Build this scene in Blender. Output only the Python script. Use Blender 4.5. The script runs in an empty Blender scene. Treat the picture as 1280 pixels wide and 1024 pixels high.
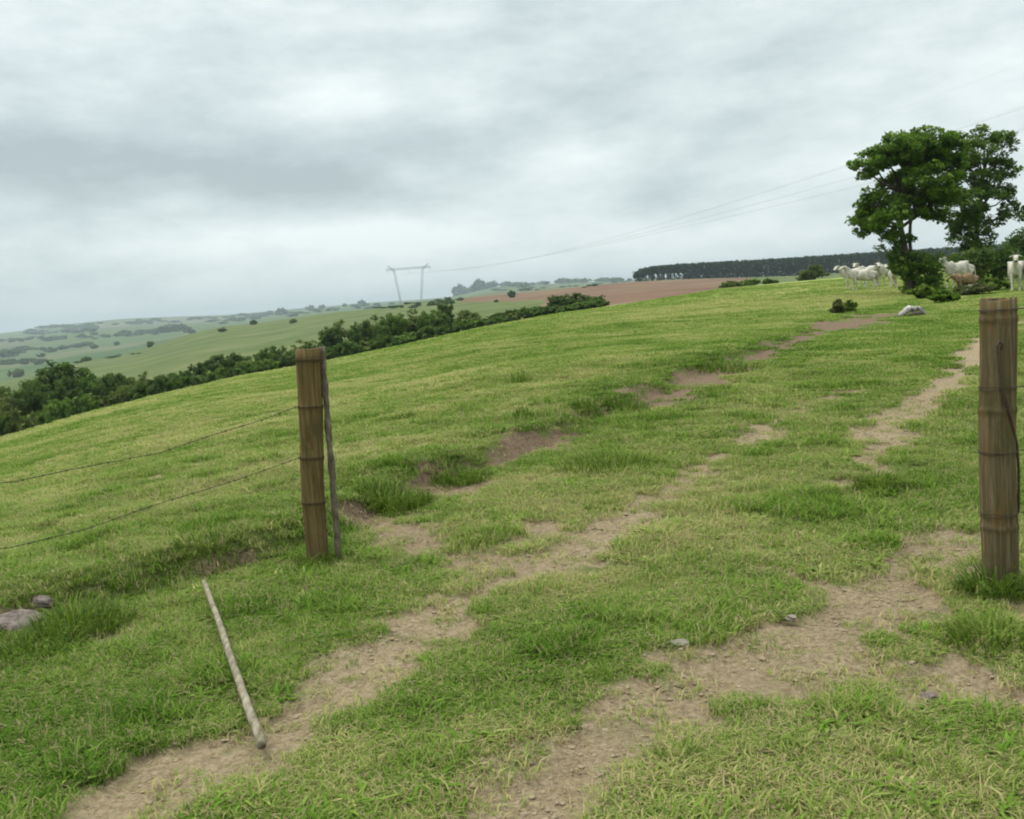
import bpy, math, random
import numpy as np
from mathutils import Vector, Matrix

R = math.radians
sc = bpy.context.scene
COL = sc.collection
rng = np.random.default_rng(11)
random.seed(5)

# ------------------------------------------------------------------ camera
F = 1256.0                       # focal length in photo pixels (1280 wide)
EYE = 1.6
PITCH = math.atan((512 - 376) / F)
ROLL = R(4.3)
fwd = Vector((0, math.cos(PITCH), -math.sin(PITCH)))
U = Vector((0, math.sin(PITCH), math.cos(PITCH)))
X = Vector((1, 0, 0))
right = X * math.cos(ROLL) - U * math.sin(ROLL)
up = X * math.sin(ROLL) + U * math.cos(ROLL)
cam_d = bpy.data.cameras.new('camera')
cam = bpy.data.objects.new('camera', cam_d)
COL.objects.link(cam)
cam.matrix_world = Matrix(((right.x, up.x, -fwd.x, 0), (right.y, up.y, -fwd.y, 0), (right.z, up.z, -fwd.z, EYE), (0, 0, 0, 1)))
cam_d.sensor_width = 36
cam_d.lens = 36 * F / 1280
cam_d.clip_start = 0.05
cam_d.clip_end = 60000
sc.camera = cam
EYEV = Vector((0, 0, EYE))


def ray(px, py):
    v = fwd * F + right * (px - 640) + up * (512 - py)
    return v.normalized()


def at_depth(px, py, y):
    """the point on the sight line through a pixel that lies y metres out"""
    v = ray(px, py)
    return EYEV + v * (y / v.y)


# ------------------------------------------------------------------ noise
def _hash(ix, iy, seed):
    h = (ix.astype(np.int64) * 374761393 + iy.astype(np.int64) * 668265263 + seed * 1442695041) & 0xFFFFFFFF
    h = ((h ^ (h >> 13)) * 1274126177) & 0xFFFFFFFF
    h = h ^ (h >> 16)
    return (h & 0xFFFF) / 65535.0


def vnoise(x, y, seed=0):
    x = np.asarray(x, float); y = np.asarray(y, float)
    ix = np.floor(x); iy = np.floor(y)
    fx = x - ix; fy = y - iy
    fx = fx * fx * (3 - 2 * fx); fy = fy * fy * (3 - 2 * fy)
    a = _hash(ix, iy, seed); b = _hash(ix + 1, iy, seed)
    c = _hash(ix, iy + 1, seed); d = _hash(ix + 1, iy + 1, seed)
    return (a * (1 - fx) + b * fx) * (1 - fy) + (c * (1 - fx) + d * fx) * fy


def fbm(x, y, seed=0, oct=4):
    x = np.asarray(x, float); y = np.asarray(y, float)
    s = 0; a = 0.5; t = 0
    for o in range(oct):
        s = s + a * vnoise(x, y, seed + o * 17); t += a
        x, y = (x * 1.6 - y * 1.2) + 3.1, (x * 1.2 + y * 1.6) + 7.7
        a *= 0.5
    return s / t


def sstep(a, b, v):
    t = np.clip((v - a) / (b - a), 0, 1)
    return t * t * (3 - 2 * t)


# ------------------------------------------------------------------ terrain
def az_of(px):
    v = ray(px, 376 - (px - 640) * 0.075)
    return math.atan2(v.x, v.y)


def hor_y(px):
    return 376 - (px - 640) * 0.0752


EDGE = [(-400, 150, 62), (0, 109, 70), (100, 93.5, 74), (200, 79, 78), (300, 66.5, 82), (400, 58, 86), (500, 45.5, 95), (600, 31, 105),
        (700, 20.5, 115), (800, 14, 125), (900, 4.5, 150), (1050, 1.5, 220), (1280, 3, 230), (1700, 3, 230)]
E_az = np.array([az_of(e[0]) if 0 <= e[0] <= 1280 else math.atan((e[0] - 640) / F) for e in EDGE])
E_re = np.array([e[2] for e in EDGE], float)
E_de = np.array([e[1] / F for e in EDGE])
E_k = 1.6 / E_re ** 2
E_s = 2 * 1.6 / E_re - E_de
FPX = [-300, 0, 130, 300, 450, 560, 640, 800, 1060, 1280]
F_az = np.array([math.atan((p - 640) / F) for p in FPX])
F_r = np.array([260., 500, 900, 1400, 2500, 4500, 6500, 9000, 14000])
F_el = np.array([
    [-130, -120, -108, -88, -62, -48, -38, -17, -8, -8],
    [-60, -56, -46, -26, -14, -6, -2, 1, -4, -4],
    [-54, -50, -32, -5, 2, 7, 8, 11, 3, 3],
    [-50, -44, -36, -12, -3, 2, 5, 6, 0, 0],
    [-24, -22, -16, -8, 0, 5, 12, 11, 2, 2],
    [-4, -2, 2, 2, 6, 8, 17, 14, 3, 3],
    [8, 7, 12, 8, 9, 9, 13, 12, 4, 4],
    [0, 0, 4, 3, 2, 3, 5, 5, 2, 2],
    [-4, -4, -4, -4, -4, -4, -4, -4, -4, -4]], float)
F_z = 1.6 + F_el / F * F_r[:, None]


def near_big(x, y):
    r = np.hypot(x, y); az = np.arctan2(x, np.maximum(y, 1e-6))
    az = np.where(y <= 0, np.sign(x) * 1.5, az)
    k = np.interp(az, E_az, E_k); s = np.interp(az, E_az, E_s)
    z = s * r * sstep(2, 16, r) - k * r * r
    z = z - 0.32 * sstep(0.08, 0.22, az) * np.exp(-((r - 58) / 34) ** 2)
    return z


def far_big(x, y):
    r = np.hypot(x, y); az = np.arctan2(x, np.maximum(y, 1e-6))
    az = np.clip(np.where(y <= 0, np.sign(x) * 1.5, az), F_az[0], F_az[-1])
    lr = np.log(np.clip(r, F_r[0], F_r[-1])); LR = np.log(F_r)
    i = np.clip(np.searchsorted(LR, lr) - 1, 0, len(LR) - 2)
    t = np.clip((lr - LR[i]) / (LR[i + 1] - LR[i]), 0, 1); t = t * t * (3 - 2 * t)
    j = np.clip(np.searchsorted(F_az, az) - 1, 0, len(F_az) - 2)
    u = np.clip((az - F_az[j]) / (F_az[j + 1] - F_az[j]), 0, 1); u = u * u * (3 - 2 * u)
    a = F_z[i, j] * (1 - u) + F_z[i, j + 1] * u
    b = F_z[i + 1, j] * (1 - u) + F_z[i + 1, j + 1] * u
    z = a * (1 - t) + b * t
    amp = np.clip(r / 6000, 0, 1) * 34
    z = z + amp * (fbm(x / 900, y / 900, 31, 4) - 0.5) * sstep(900, 3000, r)
    return z


# pixel polylines of the bank crest, turned into ground positions
def plane_pt(px, py, z=0.0):
    v = ray(px, py)
    t = (z - EYE) / v.z
    return (v.x * t, v.y * t)


CREST_PX = [(-150, 790), (0, 742), (120, 712), (230, 690), (330, 668), (440, 625), (520, 590), (620, 563), (690, 535), (780, 505), (870, 470),
            (960, 438), (1050, 404), (1120, 384), (1165, 372)]
CREST = np.array([plane_pt(a, b, 0.12) for a, b in CREST_PX])


def seg_dist(x, y, pts, signed=False):
    best = np.full(np.shape(x), 1e9); side = np.zeros(np.shape(x)); tt = np.zeros(np.shape(x))
    for i in range(len(pts) - 1):
        ax, ay = pts[i]; bx, by = pts[i + 1]
        dx, dy = bx - ax, by - ay
        L2 = dx * dx + dy * dy
        t = np.clip(((x - ax) * dx + (y - ay) * dy) / L2, 0, 1)
        d = np.hypot(x - ax - t * dx, y - ay - t * dy)
        m = d < best
        best = np.where(m, d, best)
        tt = np.where(m, i + t, tt)
        side = np.where(m, dx * (y - ay) - dy * (x - ax), side)
    if signed:
        return np.where(side > 0, best, -best), tt
    return best, tt


def height(x, y):
    x = np.asarray(x, float); y = np.asarray(y, float)
    r = np.hypot(x, y)
    b = sstep(170, 270, r)
    z = near_big(x, y) * (1 - b) + far_big(x, y) * b
    nb = r < 80
    d, t = seg_dist(x, y, CREST, True)
    hb = 0.19 * (0.75 + 0.5 * vnoise(t * 2.3, t * 0 + 4, 9)) * (1 - sstep(9, 13, t))
    wob = 0.16 * (fbm(x * 1.7, y * 1.7, 3, 3) - 0.5)
    bank = hb * sstep(-0.26, 0.10, d + wob) * (1 - 0.5 * sstep(1.0, 9.0, d))
    z = z + np.where(nb, bank, 0)
    # uneven turf, gentle dips of the wheel ruts
    z = z + 0.05 * (fbm(x / 0.9, y / 0.9, 21, 3) - 0.5) * (1 - sstep(40, 120, r)) + 0.16 * (fbm(x / 5, y / 5, 22, 3) - 0.5) * sstep(4, 14, r) * (1 - sstep(120, 240, r))
    return z


def H(x, y):
    return float(height(np.array([x]), np.array([y]))[0])


def hit(px, py, far=9000, start=2.0):
    """where the sight line through a pixel meets the ground"""
    v = ray(px, py)
    t = start * np.exp(np.linspace(0, math.log(far / start), 5000))
    P = np.outer(t, np.array(v)) + np.array(EYEV)
    g = P[:, 2] - height(P[:, 0], P[:, 1])
    i = np.argmax(g < 0)
    if not (g < 0).any():
        return None
    f = g[i - 1] / (g[i - 1] - g[i])
    p = P[i - 1] * (1 - f) + P[i] * f
    return Vector((p[0], p[1], H(p[0], p[1])))


# dirt: (pixel polyline, half width m, strength, redness)
def pl(pts):
    out = []
    for a, b in pts:
        h = hit(a, b) if b < 1200 else None
        out.append((h.x, h.y) if h else plane_pt(a, b))
    return np.array(out)


DIRT = [
    (pl([(90, 1060), (200, 985), (300, 925), (360, 885), (440, 845), (520, 800), (580, 755), (640, 725), (700, 700), (750, 672), (790, 655)]), .23, 1.2, .2),
    (pl([(300, 925), (340, 895), (400, 865)]), .30, 1.0, .2),
    (pl([(790, 655), (815, 630), (850, 605), (890, 585), (930, 558), (1000, 518), (1040, 495)]), .26, .72, .2),
    (pl([(465, 652), (500, 668), (550, 690), (600, 708), (650, 722)]), .27, 1.0, .45),
    (pl([(520, 800), (580, 745), (640, 725)]), .3, .8, .25),
    (pl([(660, 1060), (705, 985), (752, 930), (808, 897), (866, 866), (924, 832), (982, 798), (1030, 770), (1090, 740), (1130, 715), (1190, 682)]), .29, 1.12, .3),
    (pl([(900, 850), (980, 795), (1060, 765)]), .42, 1.0, .35),
    (pl([(700, 1010), (755, 925), (812, 896)]), .22, 1., .3),
    (pl([(1030, 790), (1110, 840), (1180, 868), (1270, 862)]), .25, 1.1, .3),
    (pl([(975, 712), (1030, 735)]), .15, .8, .2),
    (pl([(1075, 618), (1090, 585), (1105, 556)]), .28, .85, .3),
    (pl([(1100, 545), (1125, 523), (1160, 498), (1190, 472), (1215, 440)]), .38, 1.1, .2),
    (pl([(1215, 440), (1240, 415), (1290, 395)]), .42, .85, .2),
    (pl([(525, 612), (570, 612), (640, 603), (665, 600)]), .2, .85, .6),
    (pl([(540, 596), (600, 583), (650, 570)]), .16, .8, 1.0),
    (pl([(668, 548), (690, 545), (715, 540)]), .34, .9, 1.0),
    (pl([(825, 502), (850, 490), (880, 478), (905, 462)]), .62, .88, .9),
    (pl([(735, 520), (790, 508), (830, 498)]), .26, .9, .95),
    (pl([(440, 632), (500, 612), (560, 590), (640, 566), (700, 540)]), .13, .92, 1.0),
    (pl([(905, 460), (960, 440), (1010, 420), (1050, 404)]), .38, .88, 1.0),
    (pl([(1035, 412), (1070, 402), (1105, 394)]), 1.3, .9, 1.0),
    (pl([(225, 698), (260, 694), (300, 690)]), .10, .60, .8),
    (pl([(960, 440), (1000, 424)]), .8, .6, .9),
    (pl([(1190, 800), (1210, 830)]), .1, .6, .2),
    (pl([(0, 770), (40, 765)]), .22, .8, .5),
    (pl([(440, 640), (470, 655)]), .2, .7, .5),
]


def dirt_at(x, y):
    n1 = fbm(x * 2.2, y * 2.2, 41, 4); n2 = fbm(x * 9, y * 9, 47, 3)
    best = np.zeros(np.shape(x)); red = np.zeros(np.shape(x))
    wx = x + 0.22 * (vnoise(x * 1.9, y * 1.9, 51) - .5); wy = y + 0.3 * (vnoise(x * 1.9, y * 1.9, 52) - .5)
    for pts, hw, st, rd in DIRT:
        d, _ = seg_dist(wx, wy, pts)
        v = st * (1.36 - d / hw * .80) + 1.45 * (n1 - 0.5) + 1.35 * (n2 - .5) - 0.36
        v = np.where(d < hw * 2.6, v, 0)
        red = np.where(v > best, rd, red)
        best = np.maximum(best, v)
    # worn specks in the turf along the track
    w = sstep(0.70, 0.80, fbm(x * 1.3, y * 1.3, 61, 4)) * (1 - sstep(10, 30, np.hypot(x, y))) * 0.8
    red = np.where(w > best, 0.3, red)
    best = np.maximum(best, w)
    return np.clip(best, 0, 1), red


def tint_at(x, y):
    """0 = lush dark green, 1 = dry yellow green"""
    r = np.hypot(x, y)
    a = fbm(x / 1.1, y / 1.1, 71, 4)
    b = fbm(x / 6, y / 9, 75, 3)
    c = fbm(x / 30, y / 30, 77, 3)
    t = 0.5 + 0.9 * (a - .5) + 0.7 * (b - .5) + 0.5 * (c - .5)
    d, _ = seg_dist(x, y, CREST, True)
    t = t + 0.18 * sstep(0.2, 1.5, d) - 0.20 * np.exp(-((d + 0.25) / 0.40) ** 2)  # last term paints extra shade into the tint along the bank's track side
    t = t - .20 * (1 - sstep(3.6, 7.0, r)) + .30 * (fbm(x / .30, y / .30, 79, 3) - .5) * (1 - sstep(6, 14, r)) - .06 * np.exp(-((d + 1.1) / .8) ** 2) * (x < -.5)
    return np.clip(t, 0, 1)


# ------------------------------------------------------------------ mesh helpers
def mesh_np(name, V, faces, smooth=False):
    """faces: (n,k) array or list of such arrays"""
    if not isinstance(faces, list):
        faces = [faces]
    me = bpy.data.meshes.new(name)
    V = np.asarray(V, np.float32)
    me.vertices.add(len(V)); me.vertices.foreach_set('co', V.ravel())
    loops = np.concatenate([np.asarray(f, np.int32).ravel() for f in faces if len(f)])
    tot = np.concatenate([np.full(len(f), f.shape[1], np.int32) for f in faces if len(f)])
    st = np.concatenate([[0], np.cumsum(tot)[:-1]]).astype(np.int32)
    me.loops.add(len(loops)); me.loops.foreach_set('vertex_index', loops)
    me.polygons.add(len(tot)); me.polygons.foreach_set('loop_start', st)
    if smooth:
        me.polygons.foreach_set('use_smooth', np.ones(len(tot), bool))
    me.update(calc_edges=True)
    me.validate()
    return me


def attr(me, name, data, dom='POINT'):
    a = me.attributes.new(name, 'FLOAT', dom)
    a.data.foreach_set('value', np.asarray(data, np.float32))


def link(name, me, mat=None, parent=None):
    o = bpy.data.objects.new(name, me)
    COL.objects.link(o)
    if mat is not None and me is not None and not me.materials:
        for m in (mat if isinstance(mat, (list, tuple)) else [mat]):
            me.materials.append(m)
    if parent:
        o.parent = parent
    return o


def empty(name, loc, rz=0.0):
    o = bpy.data.objects.new(name, None)
    o.empty_display_size = 0.2
    COL.objects.link(o); o.location = loc; o.rotation_euler = (0, 0, rz)
    return o


def tag(o, label=None, cat=None, group=None, kind=None):
    if label: o['label'] = label
    if cat: o['category'] = cat
    if group: o['group'] = group
    if kind: o['kind'] = kind
    return o


def copy_tree(o, parent=None):
    c = o.copy(); COL.objects.link(c)
    c.parent = parent
    for ch in o.children:
        copy_tree(ch, c)
    return c


class Geo:
    def __init__(self):
        self.V = []; self.Q = []; self.T = []; self.n = 0; self.A = []

    def add(self, V, Q=None, T=None, a=0.0):
        V = np.asarray(V, float)
        if Q is not None and len(Q): self.Q.append(np.asarray(Q) + self.n)
        if T is not None and len(T): self.T.append(np.asarray(T) + self.n)
        self.V.append(V); self.A.append(np.broadcast_to(np.asarray(a, float), (len(V),)).copy()); self.n += len(V)

    def tube(self, pts, radii, seg=8, cap=True, a=0.0, jit=0.0):
        P = np.array([list(p) for p in pts], float); n = len(P)
        rad = np.broadcast_to(np.asarray(radii, float), (n,))
        tan = np.gradient(P, axis=0)
        tan /= np.linalg.norm(tan, axis=1)[:, None] + 1e-12
        ref = np.array([0, 0, 1.0]) if abs(tan[0][2]) < 0.9 else np.array([1.0, 0, 0])
        V = []
        ux = np.cross(tan[0], ref); ux /= np.linalg.norm(ux)
        for i in range(n):
            ux = ux - tan[i] * ux.dot(tan[i]); ux /= np.linalg.norm(ux)
            uy = np.cross(tan[i], ux)
            ang = np.linspace(0, 2 * np.pi, seg, endpoint=False)
            rr = rad[i] * (1 + jit * (rng.random(seg) - .5))
            V.append(P[i] + np.outer(np.cos(ang) * rr, ux) + np.outer(np.sin(ang) * rr, uy))
        V = np.concatenate(V)
        i = np.arange(n - 1)[:, None] * seg; j = np.arange(seg)[None]
        Q = np.stack([i + j, i + (j + 1) % seg, i + seg + (j + 1) % seg, i + seg + j], -1).reshape(-1, 4)
        T = []
        if cap:
            V = np.concatenate([V, P[:1], P[-1:]])
            c0, c1 = n * seg, n * seg + 1
            for k in range(seg):
                T.append((c0, (k + 1) % seg, k)); T.append((c1, (n - 1) * seg + k, (n - 1) * seg + (k + 1) % seg))
        self.add(V, Q, np.array(T) if T else None, a)

    def mesh(self, name, smooth=True, attrname=None):
        fs = []
        if self.Q: fs.append(np.concatenate(self.Q))
        if self.T: fs.append(np.concatenate(self.T))
        me = mesh_np(name, np.concatenate(self.V), fs, smooth)
        if attrname:
            attr(me, attrname, np.concatenate(self.A))
        return me


# ------------------------------------------------------------------ materials
def new_mat(name, rough=0.9, spec=0.2):
    m = bpy.data.materials.new(name); m.use_nodes = True
    nt = m.node_tree; b = nt.nodes['Principled BSDF']
    b.inputs['Roughness'].default_value = rough
    b.inputs['Specular IOR Level'].default_value = spec
    return m, nt, b


def N(nt, typ, **kw):
    n = nt.nodes.new(typ)
    for k, v in kw.items():
        if k in ('ins',):
            for kk, vv in v.items(): n.inputs[kk].default_value = vv
        else: setattr(n, k, v)
    return n


def ramp(nt, fac, stops):
    r = nt.nodes.new('ShaderNodeValToRGB')
    e = r.color_ramp.elements
    while len(e) < len(stops): e.new(0.5)
    for k, (p, c) in enumerate(stops):
        e[k].position = p; e[k].color = (*c, 1)
    if fac is not None: nt.links.new(fac, r.inputs['Fac'])
    return r.outputs['Color']


def noise(nt, scale, detail=4, rough=.6, vec=None, dim='3D'):
    n = nt.nodes.new('ShaderNodeTexNoise'); n.noise_dimensions = dim
    n.inputs['Scale'].default_value = scale; n.inputs['Detail'].default_value = detail; n.inputs['Roughness'].default_value = rough
    if vec is not None: nt.links.new(vec, n.inputs['Vector'])
    return n.outputs['Fac']


def mixc(nt, fac, a, b, mode='MIX'):
    m = nt.nodes.new('ShaderNodeMix'); m.data_type = 'RGBA'; m.blend_type = mode
    for s, v in ((m.inputs[0], fac), (m.inputs[6], a), (m.inputs[7], b)):
        if hasattr(v, 'links'): nt.links.new(v, s)
        elif isinstance(v, tuple): s.default_value = (*v, 1)
        else: s.default_value = v
    return m.outputs[2]


def mth(nt, op, a, b=None, clamp=False):
    m = nt.nodes.new('ShaderNodeMath'); m.operation = op; m.use_clamp = clamp
    for s, v in ((m.inputs[0], a), (m.inputs[1], b)):
        if v is None: continue
        if hasattr(v, 'links'): nt.links.new(v, s)
        else: s.default_value = v
    return m.outputs[0]


def attr_out(nt, name, typ='GEOMETRY'):
    a = nt.nodes.new('ShaderNodeAttribute'); a.attribute_name = name; a.attribute_type = typ
    return a.outputs['Fac']


def bump(nt, b, h, dist=0.02, strength=1.0):
    n = nt.nodes.new('ShaderNodeBump'); n.inputs['Distance'].default_value = dist; n.inputs['Strength'].default_value = strength
    nt.links.new(h, n.inputs['Height']); nt.links.new(n.outputs[0], b.inputs['Normal'])


def objpos(nt):
    return nt.nodes.new('ShaderNodeNewGeometry').outputs['Position']


G_LUSH = (.090, .150, .020); G_MID = (.160, .228, .038); G_DRY = (.255, .290, .080)


def ground_material():
    m, nt, b = new_mat('pasture_soil_and_turf', .95, .1)
    P = objpos(nt)
    tint = attr_out(nt, 'tint'); dirt = attr_out(nt, 'dirt'); red = attr_out(nt, 'red')
    n1 = noise(nt, 14, 5, .7, P); n2 = noise(nt, 60, 4, .7, P); n3 = noise(nt, 2.1, 5, .65, P); n4 = noise(nt, .35, 5, .6, P)
    t = mth(nt, 'ADD', tint, mth(nt, 'MULTIPLY', mth(nt, 'SUBTRACT', n1, .5), .7))
    t = mth(nt, 'ADD', t, mth(nt, 'MULTIPLY', mth(nt, 'SUBTRACT', n3, .5), .5))
    t = mth(nt, 'ADD', t, mth(nt, 'MULTIPLY', mth(nt, 'SUBTRACT', n4, .5), .4))
    g = ramp(nt, t, [(0.05, G_LUSH), (0.5, G_MID), (0.95, G_DRY)])
    thatch_gap_shade = ramp(nt, n2, [(.35, (.034, .040, .012)), (.65, (.150, .135, .060))])  # dry thatch, its dark end deepened to paint shade between the blades
    nearf = attr_out(nt, 'near')
    g = mixc(nt, mth(nt, 'MULTIPLY', nearf, .62), g, thatch_gap_shade)
    soil_n = noise(nt, 30, 6, .75, P); soil_b = noise(nt, 3.2, 4, .6, P)
    tan = ramp(nt, soil_n, [(.3, (.165, .115, .062)), (.45, (.32, .242, .142)), (.58, (.42, .328, .202)), (.72, (.54, .44, .29))])
    rd = ramp(nt, soil_n, [(.3, (.075, .048, .030)), (.5, (.175, .115, .075)), (.75, (.31, .225, .155))])
    soil = mixc(nt, red, tan, rd)
    soil = mixc(nt, mth(nt, 'MULTIPLY', ramp_f(nt, soil_b, .5, .7), .35), soil, (.17, .155, .07))
    d = mth(nt, 'ADD', dirt, mth(nt, 'MULTIPLY', mth(nt, 'SUBTRACT', n2, .5), .5))
    d = ramp_f(nt, d, .18, .62)
    nt.links.new(mixc(nt, d, g, soil), b.inputs['Base Color'])
    n5 = noise(nt, 110, 3, .7, P)
    hh = mth(nt, 'ADD', mth(nt, 'ADD', mth(nt, 'MULTIPLY', n1, .45), mth(nt, 'MULTIPLY', n2, .4)), mth(nt, 'MULTIPLY', n5, .2))
    bump(nt, b, hh, .07, 1.0)
    return m


def ramp_f(nt, v, a, b_):
    m = nt.nodes.new('ShaderNodeMapRange'); m.interpolation_type = 'SMOOTHSTEP'
    nt.links.new(v, m.inputs[0]); m.inputs[1].default_value = a; m.inputs[2].default_value = b_
    return m.outputs[0]


def far_material():
    m, nt, b = new_mat('distant_fields', 1, .05)
    P = objpos(nt)
    sp = nt.nodes.new('ShaderNodeVectorMath'); sp.operation = 'MULTIPLY'; nt.links.new(P, sp.inputs[0]); sp.inputs[1].default_value = (.0030, .0013, 0)
    v = nt.nodes.new('ShaderNodeTexVoronoi'); v.voronoi_dimensions = '2D'; v.inputs['Scale'].default_value = 1.0
    nt.links.new(sp.outputs[0], v.inputs['Vector'])
    sx = nt.nodes.new('ShaderNodeSeparateColor'); nt.links.new(v.outputs['Color'], sx.inputs[0])
    pal = ramp(nt, sx.outputs[0], [(0, (.045, .080, .025)), (.3, (.065, .100, .033)), (.52, (.10, .125, .05)), (.72, (.055, .09, .028)), (.86, (.15, .13, .08)), (1, (.025, .045, .02))])
    n = noise(nt, .012, 6, .6, P); n2 = noise(nt, .15, 5, .7, P)
    c = mixc(nt, ramp_f(nt, n, .40, .70), pal, (.075, .105, .035))
    hill = attr_out(nt, 'hillside')
    hc = ramp(nt, noise(nt, .03, 6, .65, P), [(.3, (.060, .086, .028)), (.5, (.090, .112, .038)), (.7, (.135, .138, .060))])
    c = mixc(nt, hill, c, hc)
    c = mixc(nt, mth(nt, 'MULTIPLY', ramp_f(nt, n2, .55, .75), .35), c, (.04, .065, .02))
    nt.links.new(c, b.inputs['Base Color'])
    return m


def plough_material():
    m, nt, b = new_mat('ploughed_red_earth', 1, .05)
    P = objpos(nt)
    n = noise(nt, .02, 6, .6, P); n2 = noise(nt, .5, 4, .7, P)
    c = ramp(nt, n, [(.3, (.110, .062, .040)), (.5, (.150, .090, .058)), (.72, (.18, .145, .080))])
    c = mixc(nt, mth(nt, 'MULTIPLY', ramp_f(nt, n2, .4, .7), .5), c, (.11, .062, .04))
    nt.links.new(c, b.inputs['Base Color'])
    return m


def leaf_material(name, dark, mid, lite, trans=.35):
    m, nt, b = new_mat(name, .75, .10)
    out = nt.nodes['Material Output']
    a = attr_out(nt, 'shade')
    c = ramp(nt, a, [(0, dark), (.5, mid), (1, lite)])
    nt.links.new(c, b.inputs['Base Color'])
    tr = nt.nodes.new('ShaderNodeBsdfTranslucent')
    nt.links.new(mixc(nt, .5, c, (.12, .2, .02)), tr.inputs['Color'])
    ms = nt.nodes.new('ShaderNodeMixShader'); ms.inputs[0].default_value = trans
    nt.links.new(b.outputs[0], ms.inputs[1]); nt.links.new(tr.outputs[0], ms.inputs[2])
    nt.links.new(ms.outputs[0], out.inputs['Surface'])
    return m


def grass_material(name, dead=False):
    m, nt, b = new_mat(name, .8, .06)
    out = nt.nodes['Material Output']
    t = attr_out(nt, 'tint', 'INSTANCER')
    sh = attr_out(nt, 'shade')
    v = mth(nt, 'ADD', t, mth(nt, 'MULTIPLY', mth(nt, 'SUBTRACT', sh, .5), .75))
    c = ramp(nt, v, [(0.0, (.064, .130, .012)), (.35, (.122, .218, .024)), (.6, (.188, .280, .042)), (.8, (.265, .315, .078)), (1.0, (.44, .385, .165))])
    dd = attr_out(nt, 'dead')
    c = mixc(nt, dd, c, (.34, .28, .145))
    nt.links.new(c, b.inputs['Base Color'])
    tr = nt.nodes.new('ShaderNodeBsdfTranslucent'); nt.links.new(c, tr.inputs['Color'])
    ms = nt.nodes.new('ShaderNodeMixShader'); ms.inputs[0].default_value = .35
    nt.links.new(b.outputs[0], ms.inputs[1]); nt.links.new(tr.outputs[0], ms.inputs[2])
    nt.links.new(ms.outputs[0], out.inputs['Surface'])
    return m


def ramp_mat(name, scale, stops, rough=.85, detail=5, vscale=None, bd=0.0, spec=.2):
    m, nt, b = new_mat(name, rough, spec)
    tc = nt.nodes.new('ShaderNodeTexCoord').outputs['Object']
    if vscale:
        vm = nt.nodes.new('ShaderNodeVectorMath'); vm.operation = 'MULTIPLY'; nt.links.new(tc, vm.inputs[0]); vm.inputs[1].default_value = vscale
        tc = vm.outputs[0]
    n = noise(nt, scale, detail, .65, tc)
    nt.links.new(ramp(nt, n, stops), b.inputs['Base Color'])
    if bd: bump(nt, b, n, bd, .8)
    return m


M = {}
M['ground'] = ground_material()
M['far'] = far_material()
M['plough'] = plough_material()
M['grass'] = grass_material('short_grass')
M['bark'] = ramp_mat('dark_bark', 6, [(.3, (.035, .028, .02)), (.7, (.11, .09, .07))], vscale=(3, 3, .6), bd=.03)
M['farbark'] = ramp_mat('pale_bark', 1, [(.3, (.05, .045, .04)), (.7, (.12, .11, .09))])
M['leaf_a'] = leaf_material('broad_leaves', (.030, .068, .010), (.076, .146, .017), (.165, .255, .036))
M['leaf_b'] = leaf_material('mid_leaves', (.034, .070, .014), (.074, .132, .024), (.145, .210, .044))
M['leaf_c'] = leaf_material('dark_belt_leaves', (.024, .048, .012), (.054, .092, .022), (.110, .160, .040))
M['leaf_d'] = leaf_material('olive_belt_leaves', (.050, .070, .018), (.105, .132, .034), (.175, .200, .062))
M['leaf_e'] = leaf_material('bright_bush_leaves', (.045, .090, .010), (.085, .155, .018), (.145, .225, .034))
M['leaf_w'] = leaf_material('weed_leaves', (.040, .078, .010), (.092, .150, .018), (.185, .230, .045))
M['leaf_br'] = leaf_material('brownish_weeds', (.05, .05, .022), (.085, .09, .035), (.14, .12, .07))
M['euc'] = leaf_material('plantation_leaves', (.006, .016, .012), (.012, .026, .018), (.022, .040, .026), .2)
M['hide'] = ramp_mat('white_cattle_hide', 3, [(.36, (.30, .27, .22)), (.62, (.60, .555, .47))], .9)
M['hide_tan'] = ramp_mat('tan_cattle_hide', 4, [(.3, (.13, .085, .045)), (.65, (.25, .17, .09))], .9)
M['muzzle'] = ramp_mat('dark_muzzle', 6, [(.3, (.06, .05, .045)), (.7, (.12, .10, .09))], .6)
M['horn'] = ramp_mat('horn', 6, [(.3, (.10, .09, .07)), (.7, (.25, .22, .18))], .5)
M['iron'] = ramp_mat('rusty_iron_wire', 60, [(.3, (.035, .028, .024)), (.7, (.10, .065, .045))], .7)
M['steel'] = ramp_mat('galvanised_steel', .3, [(.3, (.30, .32, .33)), (.7, (.42, .44, .45))], .6)
M['cable'] = ramp_mat('aluminium_cable', .3, [(.3, (.10, .10, .11)), (.7, (.15, .15, .16))], .6)
M['glass'] = ramp_mat('insulator_glass', 3, [(.3, (.10, .13, .13)), (.7, (.18, .22, .22))], .3)
M['pole'] = ramp_mat('silvery_dead_wood', 9, [(.32, (.09, .072, .048)), (.5, (.20, .170, .115)), (.7, (.32, .28, .20))], .9, vscale=(3.5, .9, 3.5), bd=.004)
M['stake'] = ramp_mat('grey_rough_stake', 26, [(.3, (.045, .035, .024)), (.55, (.14, .11, .078)), (.75, (.30, .25, .19))], .95, vscale=(1, 1, .5), bd=.01)
M['rock'] = ramp_mat('purplish_earth_clod', 14, [(.3, (.08, .058, .048)), (.5, (.175, .135, .118)), (.75, (.29, .24, .21))], .98, bd=.05)
M['stone'] = ramp_mat('pale_stone', 10, [(.3, (.13, .11, .088)), (.7, (.28, .24, .19))], .9, bd=.01)
M['log'] = ramp_mat('bleached_log', 7, [(.36, (.05, .04, .035)), (.46, (.30, .27, .24)), (.7, (.52, .49, .46))], .9, vscale=(1, 1, 1), bd=.02)


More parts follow.
